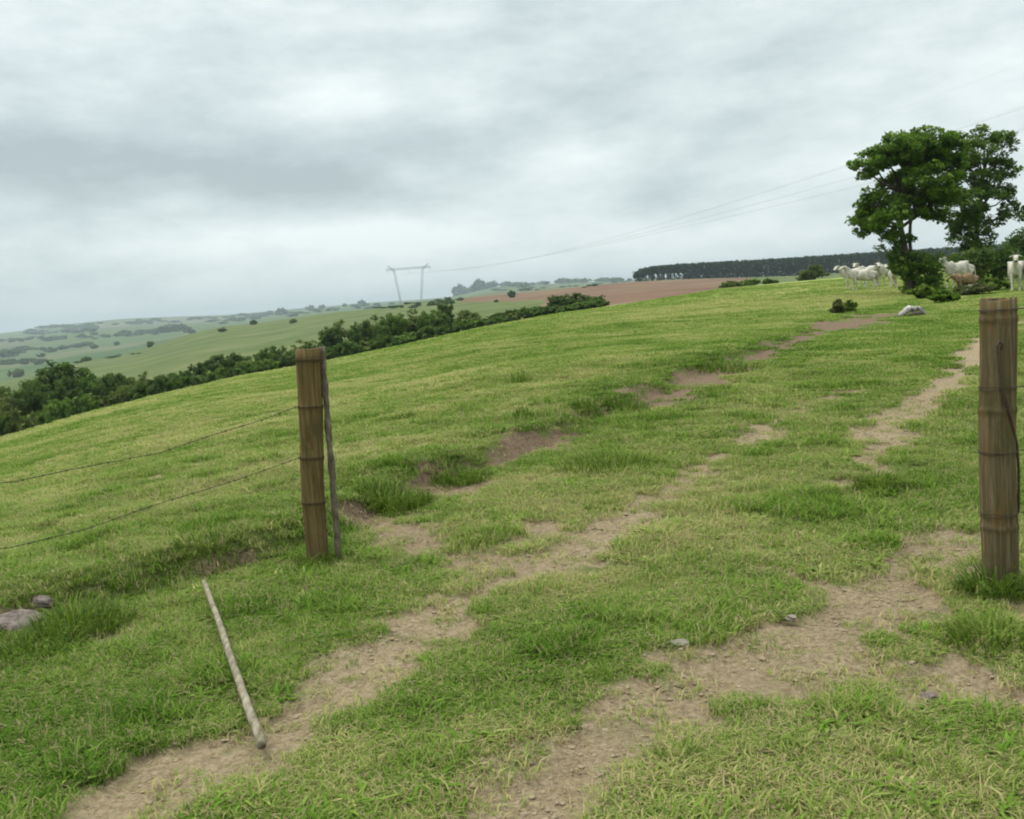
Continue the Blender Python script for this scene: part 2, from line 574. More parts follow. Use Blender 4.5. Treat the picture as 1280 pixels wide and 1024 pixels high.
def bamboo_mat(name, c0, c1, c2, streak, stains):
    m, nt, b = new_mat(name, .85, .08)
    tc = nt.nodes.new('ShaderNodeTexCoord').outputs['Object']

    def sc_(v):
        vm = nt.nodes.new('ShaderNodeVectorMath'); vm.operation = 'MULTIPLY'; nt.links.new(tc, vm.inputs[0]); vm.inputs[1].default_value = v
        return vm.outputs[0]
    n1 = noise(nt, 1, 6, .7, sc_((60, 60, 2.2))); n2 = noise(nt, 1, 5, .65, sc_((14, 14, 3.0))); n3 = noise(nt, 1, 4, .6, sc_((9, 9, 5)))
    c = ramp(nt, n1, [(.28, c0), (.5, c1), (.75, c2)])
    c = mixc(nt, mth(nt, 'MULTIPLY', ramp_f(nt, n2, .52, .66), .8), c, streak)
    c = mixc(nt, mth(nt, 'MULTIPLY', ramp_f(nt, n3, .5, .72), .75), c, stains)
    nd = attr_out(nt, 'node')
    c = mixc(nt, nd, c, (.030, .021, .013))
    gz = nt.nodes.new('ShaderNodeSeparateXYZ'); nt.links.new(tc, gz.inputs[0])
    mud = ramp_f(nt, mth(nt, 'ADD', gz.outputs[2], mth(nt, 'MULTIPLY', n2, .25)), .62, .30)
    c = mixc(nt, mth(nt, 'MULTIPLY', mud, .6), c, (.075, .066, .030))
    nt.links.new(c, b.inputs['Base Color'])
    bump(nt, b, n1, .006, .8)
    return m


M['bamboo'] = bamboo_mat('aged_tan_bamboo', (.052, .034, .014), (.128, .088, .036), (.23, .168, .080), (.085, .046, .018), (.066, .060, .026))
M['bamboo_grey'] = bamboo_mat('weathered_grey_bamboo', (.042, .032, .016), (.110, .082, .042), (.215, .168, .096), (.150, .088, .030), (.066, .066, .026))

# ------------------------------------------------------------------ ground sheets
def build_ground():
    r1 = [1.2]
    while r1[-1] < 16: r1.append(r1[-1] * 1.009)
    while r1[-1] < 320: r1.append(r1[-1] * 1.014)
    while r1[-1] < 14000: r1.append(r1[-1] * 1.03)
    r = np.array(r1)
    a_in = np.arange(-38, 38.01, .25)
    a_out = np.concatenate([np.arange(40, 180, 4.0), np.arange(-180, -39, 4.0)])
    az = np.radians(np.concatenate([a_in, a_out]))
    nr, na = len(r), len(az)
    RR, AA = np.meshgrid(r, az, indexing='ij')
    x = (RR * np.sin(AA)).ravel(); y = (RR * np.cos(AA)).ravel()
    z = height(x, y)
    dirt = np.zeros(len(x)); red = np.zeros(len(x))
    m = (np.hypot(x, y) < 60) & (y > 0)
    dirt[m], red[m] = dirt_at(x[m], y[m])
    z = z - 0.028 * sstep(.3, .9, dirt) + sstep(.2, .6, dirt) * (.030 * (fbm(x * 9, y * 9, 81, 4) - .5) + .035 * red * (fbm(x * 4, y * 4, 83, 4) - .5)) * (1 - sstep(20, 50, np.hypot(x, y)))
    tint = tint_at(x, y)
    rr = np.hypot(x, y); azz = np.arctan2(x, y)
    # centre cap
    V = np.stack([x, y, z], 1)
    V = np.concatenate([V, [[0, 0, H(0, 0)]]])
    dirt = np.append(dirt, 0); red = np.append(red, 0); tint = np.append(tint, .5)
    near = np.append(1 - sstep(12, 70, rr), 1)
    i = np.arange(nr - 1)[:, None]; j = np.arange(na)[None]
    j2 = (j + 1) % na
    Q = np.stack([i * na + j, i * na + j2, (i + 1) * na + j2, (i + 1) * na + j], -1).reshape(-1, 4)[:, ::-1]
    T = np.stack([np.full(na, nr * na), np.arange(na), (np.arange(na) + 1) % na], 1)[:, ::-1]
    cx = x[Q].mean(1); cy = y[Q].mean(1)
    cr = np.hypot(cx, cy); caz = np.arctan2(cx, cy)
    cpx = 640 + F * np.tan(np.clip(caz, -1.2, 1.2))
    cd = dirt[Q].mean(1)
    far_px = 592 + 90 * (1 - sstep(380, 760, cr)) + 16 * np.sin(cr / 60)
    plough = (cr > 262) & (cr < 850 - 60 * sstep(640, 900, cpx)) & (cpx > far_px) & (cpx < 915 + 30 * sstep(300, 700, cr)) & (cy > 0)
    farm = (cr > 262) & ~plough
    track = (cd > .52) & (cr < 60) & ~plough
    hs = np.append(sstep(270, 330, rr) * (1 - sstep(950, 1150, rr)), 0)

    def sub(name, fm, mat, extra_T=None):
        fs = Q[fm]
        used = np.unique(np.concatenate([fs.ravel()] + ([extra_T.ravel()] if extra_T is not None else [])))
        mp = np.full(len(V), -1); mp[used] = np.arange(len(used))
        fl = [mp[fs]]
        if extra_T is not None: fl.append(mp[extra_T])
        me = mesh_np(name, V[used], fl, True)
        for n_, d_ in (('tint', tint), ('dirt', dirt), ('red', red), ('near', near), ('hillside', hs)):
            attr(me, n_, d_[used])
        o = link(name, me, mat)
        o['kind'] = 'structure'
        return o
    sub('ground', ~plough & ~farm & ~track, M['ground'], T)
    sub('dirt_track', track, M['ground'])
    sub('hills', farm, M['far'])
    sub('ploughed_field', plough, M['plough'])


build_ground()


# ------------------------------------------------------------------ grass
def blade_clump(name, n, rad, hmin, hmax, wid, seed, bend=.6, dead=.08, flat=0.0):
    g = np.random.default_rng(seed)
    V = []; Q = []; T = []; S = []; D = []
    c = 0
    for k in range(n):
        rr = rad * math.sqrt(g.random()); a = g.random() * 6.283
        bx, by = rr * math.cos(a), rr * math.sin(a)
        h = hmin + (hmax - hmin) * g.random() ** 1.4
        fa = g.random() * 6.283
        lean = h * (bend * (0.3 + g.random()) + flat)
        dx, dy = math.cos(fa), math.sin(fa)
        w = wid * (.6 + .8 * g.random())
        sx, sy = -dy * w / 2, dx * w / 2
        s = g.random(); dd = 1.0 if g.random() < dead else 0.0
        p0 = (bx, by, -0.01); p1 = (bx + dx * lean * .35, by + dy * lean * .35, h * .6); p2 = (bx + dx * lean, by + dy * lean, h * (1 - .25 * flat))
        V += [(p0[0] - sx, p0[1] - sy, p0[2]), (p0[0] + sx, p0[1] + sy, p0[2]), (p1[0] + sx * .9, p1[1] + sy * .9, p1[2]), (p1[0] - sx * .9, p1[1] - sy * .9, p1[2]), p2]
        Q.append((c, c + 1, c + 2, c + 3)); T.append((c + 3, c + 2, c + 4)); c += 5
        S += [s] * 5; D += [dd] * 5
    me = mesh_np(name, np.array(V), [np.array(Q), np.array(T)], False)
    attr(me, 'shade', S); attr(me, 'dead', D)
    me.materials.append(M['grass'])
    return me


clump_coll = bpy.data.collections.new('grass_sources')      # never linked into the scene: shapes for the scatter only
CL = []
for k in range(5): CL.append(blade_clump('clump', 70, .085, .008, .034, .0040, 100 + k, 1.0, .17, .8))       # 0-4 short dense
for k in range(3): CL.append(blade_clump('clump', 56, .070, .018, .060, .0046, 200 + k, .9, .05, .3))            # 5-7 taller tuft
for k in range(2): CL.append(blade_clump('clump', 20, .090, .010, .035, .0040, 300 + k, 1.5, .85, 1.2))      # 8-9 dry straw, lying
for k in range(3): CL.append(blade_clump('clump', 110, .27, .012, .046, .014, 400 + k, 1.1, .08, .7))            # 10-12 coarse for middle distance
for k in range(2): CL.append(blade_clump('clump', 100, .60, .025, .075, .045, 500 + k, 1.3, .06, .7))            # 13-14 coarse for far
for k in range(3): CL.append(blade_clump('clump', 9, .14, .004, .016, .0036, 600 + k, 2.6, .8, 1.6))          # 15-17 litter
for k in range(2): CL.append(blade_clump('clump', 16, .045, .012, .045, .017, 700 + k, 1.4, .02, 1.0))        # 18-19 broad-leaved rosettes
CL.append(blade_clump('clump', 7, .05, .07, .15, .0030, 710, .5, .9))                                      # 20 dead stalks
for i, me in enumerate(CL):
    o = bpy.data.objects.new('clump_%02d' % i, me); clump_coll.objects.link(o)


def scatter_points():
    P = []

    def region(r0, r1, dens, pick, smin, smax, dlo=.14, dhi=.60):
        amax = R(31)
        n = int(dens * amax * (r1 * r1 - r0 * r0))
        r = np.sqrt(rng.random(n) * (r1 * r1 - r0 * r0) + r0 * r0); a = (rng.random(n) * 2 - 1) * amax
        x = r * np.sin(a); y = r * np.cos(a)
        d, _ = dirt_at(x, y)
        t = tint_at(x, y)
        hn = fbm(x / .45, y / .45, 91, 3)
        hm = fbm(x / 2.2, y / 2.2, 93, 3)
        keep = rng.random(n) > sstep(dlo, dhi, d) * .985
        keep |= (rng.random(n) < .05) & (r < 12)
        x, y, d, t, hn, hm, r = (v[keep] for v in (x, y, d, t, hn, hm, r))
        idx = pick(x, y, d, t, hn)
        s = (smin + (smax - smin) * rng.random(len(x))) * (0.62 + 0.75 * hn) * (0.85 + .3 * hm) * (1 - .55 * sstep(.15, .6, d))
        tt = np.clip(t + (rng.random(len(x)) - .5) * .42 - .38 * (hn - .5) + .25 * sstep(.2, .6, d), 0, 1)
        P.append((x, y, idx, s, tt))

    def pick_near(x, y, d, t, hn):
        n = len(x); u = rng.random(n)
        idx = rng.integers(0, 5, n)
        tall = (u < .06 + .8 * sstep(.62, .76, hn)) & (d < .3)
        idx = np.where(tall, rng.integers(5, 8, n), idx)
        weed = (rng.random(n) < .035) & (d < .35)
        idx = np.where(weed, rng.integers(18, 20, n), idx)
        idx = np.where(rng.random(n) < .012, 20, idx)
        dry = (u > .93 - .6 * sstep(.10, .45, d) - .22 * sstep(.55, .8, t))
        return np.where(dry, rng.integers(8, 10, n), idx)
    region(2.4, 5.5, 620, pick_near, .8, 1.25)
    region(5.5, 10, 330, pick_near, .85, 1.35)
    region(10, 18, 150, pick_near, 1.1, 1.7)
    region(13, 34, 40, lambda x, y, d, t, hn: rng.integers(10, 13, len(x)), .55, 1.0, .04, .32)
    region(30, 75, 9, lambda x, y, d, t, hn: rng.integers(10, 13, len(x)), .8, 1.4, .03, .25)
    region(60, 130, 1.6, lambda x, y, d, t, hn: rng.integers(13, 15, len(x)), .7, 1.2)
    # dry stalks and sparse little tufts lying on the bare soil
    n = 15000
    r = np.sqrt(rng.random(n) * (13 ** 2 - 2.4 ** 2) + 2.4 ** 2); a = (rng.random(n) * 2 - 1) * R(31)
    x = r * np.sin(a); y = r * np.cos(a); d, _ = dirt_at(x, y)
    k = (d > .22) & (rng.random(n) < .25 + .75 * fbm(x * 2.5, y * 2.5, 97, 3))
    x, y = x[k], y[k]; m_ = len(x)
    P.append((x, y, np.where(rng.random(m_) < .16, rng.integers(0, 5, m_), rng.integers(15, 18, m_)), .5 + .9 * rng.random(m_), .5 + .5 * rng.random(m_)))
    return [np.concatenate(c) for c in zip(*P)]


def scatter_object(name, x, y, idx, s, tt, zoff=0.0):
    z = height(x, y) - zoff
    d, _ = dirt_at(x, y)
    z = z - .028 * sstep(.3, .9, d)
    me = bpy.data.meshes.new(name)
    me.vertices.add(len(x)); me.vertices.foreach_set('co', np.stack([x, y, z], 1).astype(np.float32).ravel())
    a = me.attributes.new('pick', 'INT', 'POINT'); a.data.foreach_set('value', idx.astype(np.int32))
    attr(me, 'size', s); attr(me, 'tint', tt)
    attr(me, 'spin', rng.random(len(x)) * 6.283)
    o = link(name, me)
    ng = bpy.data.node_groups.new('scatter', 'GeometryNodeTree')
    ng.interface.new_socket('Geometry', in_out='INPUT', socket_type='NodeSocketGeometry')
    ng.interface.new_socket('Geometry', in_out='OUTPUT', socket_type='NodeSocketGeometry')
    nd = ng.nodes; gi = nd.new('NodeGroupInput'); go = nd.new('NodeGroupOutput')
    ci = nd.new('GeometryNodeCollectionInfo'); ci.inputs[0].default_value = clump_coll
    ci.inputs['Separate Children'].default_value = True; ci.inputs['Reset Children'].default_value = True
    ip = nd.new('GeometryNodeInstanceOnPoints')
    ip.inputs['Pick Instance'].default_value = True

    def na(nm, typ):
        n_ = nd.new('GeometryNodeInputNamedAttribute'); n_.data_type = typ; n_.inputs[0].default_value = nm
        return n_.outputs[0]
    L = ng.links
    m2p = nd.new('GeometryNodeMeshToPoints')
    L.new(gi.outputs[0], m2p.inputs[0])
    L.new(m2p.outputs[0], ip.inputs['Points']); L.new(ci.outputs[0], ip.inputs['Instance'])
    L.new(na('pick', 'INT'), ip.inputs['Instance Index'])
    cx = nd.new('ShaderNodeCombineXYZ'); L.new(na('spin', 'FLOAT'), cx.inputs[2]); L.new(cx.outputs[0], ip.inputs['Rotation'])
    cs = nd.new('ShaderNodeCombineXYZ')
    sz = na('size', 'FLOAT')
    for q in range(3): L.new(sz, cs.inputs[q])
    L.new(cs.outputs[0], ip.inputs['Scale'])
    L.new(ip.outputs[0], go.inputs[0])
    md = o.modifiers.new('scatter', 'NODES'); md.node_group = ng
    o['kind'] = 'stuff'
    return o


gx, gy, gi_, gs, gt = scatter_points()
go = scatter_object('pasture_grass', gx, gy, gi_, gs, gt)
tag(go, 'short green and yellowish pasture grass covering the field and track', 'grass', kind='stuff')


def soil_clods():
    global clump_coll
    import bmesh
    keepc = clump_coll
    clump_coll = bpy.data.collections.new('clod_sources')
    for k in range(4):
        bm = bmesh.new(); bmesh.ops.create_icosphere(bm, subdivisions=2, radius=1.0)
        g = np.random.default_rng(800 + k)
        for v in bm.verts: v.co *= .7 + .6 * g.random(); v.co.z *= .6
        me = bpy.data.meshes.new('clod'); bm.to_mesh(me); bm.free(); me.materials.append(M['clod'])
        clump_coll.objects.link(bpy.data.objects.new('clod_%02d' % k, me))
    n = 60000
    r = np.sqrt(rng.random(n) * (14 ** 2 - 2.4 ** 2) + 2.4 ** 2); a = (rng.random(n) * 2 - 1) * R(31)
    x = r * np.sin(a); y = r * np.cos(a); d, _ = dirt_at(x, y)
    k = (d > .30) & (rng.random(n) < sstep(.3, .65, fbm(x * 3, y * 3, 98, 3)) + .12)
    x, y = x[k], y[k]
    o = scatter_object('soil_crumbs', x, y, rng.integers(0, 4, len(x)), .0035 + .011 * rng.random(len(x)) ** 3, rng.random(len(x)))
    tag(o, 'small crumbs of dry soil and grit on the wheel ruts', 'soil', kind='stuff')
    clump_coll = keepc


M['clod'] = ramp_mat('soil_crumb', 120, [(.3, (.13, .09, .055)), (.7, (.36, .28, .185))], .95)
soil_clods()

# ------------------------------------------------------------------ trees
def leaf_quads(centers, normals_bias, size, g, shade, long=1.5):
    n = len(centers)
    nrm = g.normal(size=(n, 3)); nrm[:, 2] = np.abs(nrm[:, 2]) + normals_bias
    nrm /= np.linalg.norm(nrm, axis=1)[:, None]
    t = np.cross(nrm, g.normal(size=(n, 3))); t /= np.linalg.norm(t, axis=1)[:, None]
    bt = np.cross(nrm, t)
    s = size * (.6 + .8 * g.random(n)[:, None])
    a = t * s * long * .5; b_ = bt * s * .5
    V = np.stack([centers - a, centers - b_ + a * .1, centers + a, centers + b_ + a * .1], 1).reshape(-1, 3)
    Q = np.arange(n * 4).reshape(-1, 4)
    return V, Q, np.repeat(shade, 4)


def crown(lobes, n_cl, per, rc, leaf, seed, bias=.5, drop=.12):
    """lobes: (x,y,z,rx,ry,rz). leaves gathered in clusters spread through each lobe, mostly near its outside"""
    g = np.random.default_rng(seed)
    vol = np.array([l[3] * l[4] * l[5] for l in lobes]) ** (2 / 3.)
    cnt = np.maximum(2, (vol / vol.sum() * n_cl)).astype(int)
    C = []; cc = []
    for l, k in zip(lobes, cnt):
        d = g.normal(size=(k, 3)); d /= np.linalg.norm(d, axis=1)[:, None]
        rad = .45 + .62 * g.random(k) ** .6
        c = np.array(l[:3]) + d * rad[:, None] * np.array(l[3:6])
        C.append(c)
    C = np.concatenate(C)
    C = C[g.random(len(C)) > drop]
    rcs = rc * (.6 + .8 * g.random(len(C)))
    tone = g.random(len(C))
    n = np.maximum(4, (per * (rcs / rc) ** 2)).astype(int)
    rep = np.repeat(np.arange(len(C)), n)
    leaf = leaf * (.7 + .9 * g.random(len(rep)) ** 2)[:, None]
    d = g.normal(size=(len(rep), 3)); d /= np.linalg.norm(d, axis=1)[:, None]
    d *= (g.random(len(rep)) ** .45)[:, None]
    pos = C[rep] + d * rcs[rep][:, None] * np.array([1, 1, .62])
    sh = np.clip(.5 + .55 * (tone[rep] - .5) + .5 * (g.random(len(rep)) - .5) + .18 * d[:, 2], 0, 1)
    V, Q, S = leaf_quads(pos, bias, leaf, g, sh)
    return V, Q, S, C


def limbs(geo, trunk, lobes, C, r0, seed, twigs=.25):
    g = np.random.default_rng(seed)
    trunk = [np.array(p, float) for p in trunk]
    n = len(trunk)
    radii = r0 * np.linspace(1, .35, n); radii[0] *= 1.35
    geo.tube(trunk, radii, 9, jit=.15)
    for l in lobes:
        c = np.array(l[:3])
        k = min(n - 2, max(1, int(n * (.35 + .4 * g.random()))))
        cand = [i for i in range(1, n) if trunk[i][2] < c[2] - .15]
        k = cand[int(len(cand) * .75)] if cand else 1
        a = trunk[k]
        mid = a * .5 + c * .5 + g.normal(size=3) * .06 * np.linalg.norm(c - a) + np.array([0, 0, -.04]) * np.linalg.norm(c - a)
        rr = r0 * .42
        geo.tube([a, a * .6 + mid * .4, mid, c], [rr, rr * .8, rr * .6, rr * .25], 6)
        near = C[np.linalg.norm((C - c) / np.array(l[3:6]), axis=1) < 1.15]
        for q in near:
            if g.random() < twigs:
                m2 = c * .5 + q * .5 + g.normal(size=3) * .05
                geo.tube([c * .7 + mid * .3, m2, q], [rr * .3, rr * .2, rr * .08], 4, cap=False)


def tree_thing(name, base, trunk, lobes, n_cl, per, rc, leaf, r0, seed, lmat, bmat=None, twigs=.25, drop=.12, bias=.5):
    t = empty(name, base)
    V, Q, S, C = crown(lobes, n_cl, per, rc, leaf, seed, bias, drop)
    me = mesh_np('crown', V, Q, False); attr(me, 'shade', S)
    link('crown', me, lmat, t)
    g = Geo(); limbs(g, trunk, lobes, C, r0, seed + 1, twigs)
    link('trunk', g.mesh('trunk'), bmat or M['bark'], t)
    return t


def lobes_from_px(base, y0, spec):
    """spec: (px, py, half width px, half height px, depth offset m) -> ellipsoids local to base, in metres"""
    out = []
    for px, py, hw, hh, dy in spec:
        y = y0 + dy
        p = at_depth(px, py, y)
        k = y / F
        out.append((p.x - base.x, p.y - base.y, p.z - base.z, hw * k, (hw + hh) * .5 * k, hh * k))
    return out


# main tree
tb = hit(1137, 367)
D1 = tb.y
sp1 = [(1150, 178, 34, 16, 0), (1120, 186, 30, 18, -.6), (1178, 190, 26, 20, .5), (1092, 200, 24, 15, .3), (1080, 211, 17, 12, -.3), (1103, 196, 20, 12, .8),
       (1150, 200, 38, 22, 1.2), (1160, 225, 36, 20, -.8), (1190, 212, 18, 20, 0), (1120, 238, 30, 14, .9), (1096, 252, 22, 17, -.4),
       (1130, 258, 34, 16, .5), (1080, 268, 16, 12, .4), (1078, 280, 15, 13, 0), (1110, 276, 24, 18, -.9), (1165, 255, 26, 22, .9), (1090, 288, 12, 7, .5),
       (1114, 300, 20, 12, 0), (1124, 320, 13, 12, .3), (1137, 340, 11, 13, 0), (1142, 354, 13, 13, .2), (1128, 332, 12, 12, -.2), (1150, 330, 9, 12, .1), (1181, 240, 20, 18, .2)]
lb1 = lobes_from_px(tb, D1, sp1)


def pxpath(base, pts, y0):
    out = []
    for px, py, dy in pts:
        p = at_depth(px, py, y0 + dy); out.append((p.x - base.x, p.y - base.y, p.z - base.z))
    return out


tr1 = pxpath(tb, [(1137, 372, 0), (1138, 350, 0), (1134, 330, 0), (1130, 305, 0), (1126, 285, 0), (1124, 262, .1), (1128, 240, .2), (1132, 215, .2), (1138, 195, .1)], D1)
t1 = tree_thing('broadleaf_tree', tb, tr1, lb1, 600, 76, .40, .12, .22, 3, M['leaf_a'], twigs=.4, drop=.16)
tag(t1, 'large dark green tree with bushy rounded crown, nearest the white cows', 'tree')
gx2 = Geo()
gx2.tube(pxpath(tb, [(1139, 372, .1), (1140, 345, .2), (1139, 320, .3), (1137, 300, .3), (1138, 280, .2), (1142, 262, .1), (1146, 240, 0), (1152, 215, 0)], D1), [.16, .13, .11, .1, .09, .08, .06, .04], 8)
link('stem', gx2.mesh('stem'), M['bark'], t1)

tb2 = hit(1215, 357); D2 = tb2.y
D2 = D2 + 4; tb2 = Vector((tb2.x * D2 / (D2 - 4), D2, 0)); tb2.z = H(tb2.x, tb2.y)
sp2 = [(1207, 175, 20, 14, 0), (1232, 172, 18, 12, .3), (1256, 178, 11, 15, 0), (1222, 190, 26, 14, -.4), (1250, 200, 14, 12, .4), (1205, 200, 16, 14, .5),
       (1232, 215, 26, 18, 0), (1262, 216, 10, 14, -.3), (1215, 232, 26, 18, .7), (1244, 238, 22, 14, 0), (1260, 243, 10, 8, .3), (1220, 252, 28, 16, -.5), (1200, 262, 24, 18, .2), (1228, 270, 22, 18, .4),
       (1262, 262, 16, 10, 0), (1275, 268, 14, 9, .4), (1212, 285, 22, 18, 0), (1200, 292, 16, 12, .5), (1225, 300, 18, 16, 0), (1205, 312, 20, 14, 0)]
lb2 = lobes_from_px(tb2, D2, sp2)
tr2 = pxpath(tb2, [(1216, 360, 0), (1218, 335, 0), (1220, 310, 0), (1221, 285, 0), (1223, 262, .1), (1226, 240, 0), (1230, 215, 0), (1236, 190, 0)], D2)
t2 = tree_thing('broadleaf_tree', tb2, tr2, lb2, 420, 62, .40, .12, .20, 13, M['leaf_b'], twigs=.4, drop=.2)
tag(t2, 'open-crowned mid green tree standing right of the big tree', 'tree')


def bush_thing(name, px, py, w, h, label, cat, mat, seed, spec=None, depth=None, leaf=.13, dens=1.0, spread=1.0, drop=.1, group=None):
    """bush whose foot is seen at px,py; w,h in photo pixels"""
    b = hit(px, py)
    if depth: b = Vector((b.x * depth / b.y, depth, 0)); b.z = H(b.x, b.y)
    k = b.y / F
    g = np.random.default_rng(seed)
    W = w * k / 2; Hh = h * k
    lobes = [(0, 0, Hh * .5, W * .7, W * .7, Hh * .48)]
    lobes[0] = (0, 0, Hh * .42, W * .55, W * .55, Hh * .38)
    for q in range(9):
        a = g.random() * 6.28; u_ = .3 + .6 * g.random(); v_ = .2 + .25 * g.random()
        lobes.append((W * u_ * math.cos(a), W * u_ * math.sin(a), Hh * (.15 + (1.05 - u_ * .7) * g.random() * .8), W * v_, W * v_, Hh * (.12 + .16 * g.random())))
    rc = max(W, Hh) * .17
    t = empty(name, b)
    ncl = int(60 * dens)
    V, Q, S, C = crown(lobes, int(ncl * 1.3), 44, rc, leaf * .85, seed, .4, drop + .1)
    V[:, 2] = np.maximum(V[:, 2], -.05)
    me = mesh_np('foliage', V, Q); attr(me, 'shade', S)
    link('foliage', me, mat, t)
    gg = Geo()
    for q in range(5):
        a = g.random() * 6.28; e = np.array([W * .5 * math.cos(a), W * .5 * math.sin(a), Hh * .75])
        gg.tube([(0, 0, -.1), e * .45 + np.array([0, 0, .05]), e], [.03 * Hh, .02 * Hh, .008 * Hh], 5)
    link('stem', gg.mesh('stem'), M['bark'], t)
    tag(t, label, cat, group)
    return t


bush_thing('shrub', 1165, 366, 28, 56, 'bright green shrub growing right against the big tree trunk', 'shrub', M['leaf_e'], 21, leaf=.12, dens=1.0, drop=.2)
bush_thing('shrub', 1156, 374, 36, 20, 'low leafy shrub spilling over the foot of the big tree', 'shrub', M['leaf_w'], 22, leaf=.12)
bush_thing('shrub', 1246, 352, 60, 52, 'dense dark green shrub under the open-crowned tree, left of the rightmost cow', 'shrub', M['leaf_b'], 23, leaf=.15, dens=1.8)
bush_thing('shrub', 1212, 358, 44, 58, 'dark shadowy shrub filling the foot of the open-crowned tree', 'shrub', M['leaf_c'], 24, leaf=.15, dens=1.6)
bush_thing('weed_clump', 1216, 369, 56, 16, 'brownish tangled weed clump in front of the tan calf', 'weed', M['leaf_br'], 25, leaf=.10, dens=1.2, drop=.25)
bush_thing('weed_clump', 1182, 378, 44, 16, 'light green weed clump between tree trunk and track', 'weed', M['leaf_e'], 26, leaf=.09, drop=.2)
bush_thing('weed_clump', 1240, 364, 40, 18, 'pale green low weeds right of the brownish clump', 'weed', M['leaf_w'], 27, leaf=.10, drop=.25)
bush_thing('dark_tree', 1287, 345, 44, 66, 'dark tree at the right edge behind the rightmost cow', 'tree', M['leaf_c'], 28, leaf=.2, dens=1.5, depth=95)
bush_thing('sapling', 1047, 392, 16, 18, 'small brownish dark sapling on the bank, left of its green neighbour', 'plant', M['leaf_br'], 31, leaf=.07, dens=.7, drop=.3)
bush_thing('sapling', 1063, 390, 13, 20, 'small upright green sapling on the bank beside the brownish one', 'plant', M['leaf_w'], 32, leaf=.07, dens=.6, drop=.3)
bush_thing('shrub', 1018, 345, 38, 26, 'olive shrub on the pasture crest in front of the tree plantation', 'shrub', M['leaf_d'], 33, leaf=.4, depth=190, dens=1.2, drop=.25)
bush_thing('shrub', 911, 357, 30, 9, 'olive shrub at the right end of the red ploughed field', 'shrub', M['leaf_d'], 34, leaf=.3, depth=150)
bush_thing('shrub', 938, 354, 22, 8, 'dark green shrub right of the ploughed field on the crest', 'shrub', M['leaf_b'], 35, leaf=.3, depth=160)
bush_thing('shrub', 962, 351, 18, 7, 'small dark shrub on the crest, midway along the plantation', 'shrub', M['leaf_c'], 36, leaf=.3, depth=170)


# ---- belt of trees in the dip beyond the pasture
def proto_tree(seed, lmat, shape):
    g = np.random.default_rng(seed)
    lobes = []
    if shape == 'round':
        lobes = [(0, 0, .62, .36, .36, .32)] + [(.3 * math.cos(a), .3 * math.sin(a), .45 + .25 * g.random(), .22, .22, .2) for a in g.random(7) * 6.28]
    elif shape == 'tall':
        lobes = [(0, 0, .75, .22, .22, .22), (.05, 0, .5, .28, .28, .25)] + [(.2 * math.cos(a), .2 * math.sin(a), .35 + .4 * g.random(), .16, .16, .16) for a in g.random(7) * 6.28]
    elif shape == 'wide':
        lobes = [(.34 * math.cos(a), .34 * math.sin(a), .5 + .25 * g.random(), .3, .3, .22) for a in g.random(8) * 6.28] + [(0, 0, .7, .3, .3, .25)]
    else:   # thin
        lobes = [(.22 * math.cos(a), .22 * math.sin(a), .6 + .3 * g.random(), .16, .16, .12) for a in g.random(8) * 6.28] + [(0, 0, .45, .2, .2, .2)]
    lobes += [(.2 * math.cos(a), .2 * math.sin(a), .22, .2, .2, .18) for a in g.random(4) * 6.28]
    H0 = 8.0
    lobes = [tuple(v * H0 for v in l) for l in lobes]
    t = tree_thing('belt_tree', (0, 0, -500), [(0, 0, -.6), (.05, 0, 1.5), (.1, .1, 3.5), (0, .1, 6.0)], lobes, 170 if shape != 'thin' else 90, 46, .80, .30, .18, seed, lmat, twigs=.12, drop=.15)
    return t


PT = {('round', 'c'): proto_tree(301, M['leaf_c'], 'round'), ('tall', 'c'): proto_tree(302, M['leaf_c'], 'tall'), ('wide', 'c'): proto_tree(303, M['leaf_c'], 'wide'),
      ('round', 'd'): proto_tree(304, M['leaf_d'], 'round'), ('thin', 'd'): proto_tree(305, M['leaf_d'], 'thin'), ('wide', 'd'): proto_tree(306, M['leaf_d'], 'wide'),
      ('round', 'e'): proto_tree(307, M['leaf_b'], 'round'), ('wide', 'e'): proto_tree(308, M['leaf_b'], 'wide')}
for t in PT.values(): tag(t, 'x', 'tree')
PNAME = {'c': 'dark green', 'd': 'olive green', 'e': 'mid green'}
SNAME = {'round': 'rounded', 'tall': 'tall', 'wide': 'spreading', 'thin': 'sparse-crowned'}
used_proto = set()


def put_tree(kind, px, top_y, dist, wpx, label, group, cat='tree'):
    az = math.atan((px - 640) / F)
    x, y = dist * math.sin(az), dist * math.cos(az)
    z = H(x, y)
    el = (hor_y(px) - top_y) / F * math.cos(az)
    top = EYE + el * dist
    h = max(2.2, top - z)
    w = wpx / F * dist * 1.0
    if kind in used_proto:
        t = copy_tree(PT[kind])
    else:
        t = PT[kind]; used_proto.add(kind)
    sh = h / 8.0 * 1.02
    base_w = {'round': .95, 'tall': .7, 'wide': 1.2, 'thin': .75}[kind[0]] * 8.0
    sw = w / base_w
    sw = min(max(sw, sh * .7), sh * 2.2)
    t.location = (x, y, z - .2)
    t.scale = (sw, sw * random.uniform(.85, 1.2), sh)
    t.rotation_euler = (random.uniform(-.06, .06), random.uniform(-.06, .06), random.random() * 6.28)
    t['label'] = label; t['group'] = group; t['category'] = cat
    return t


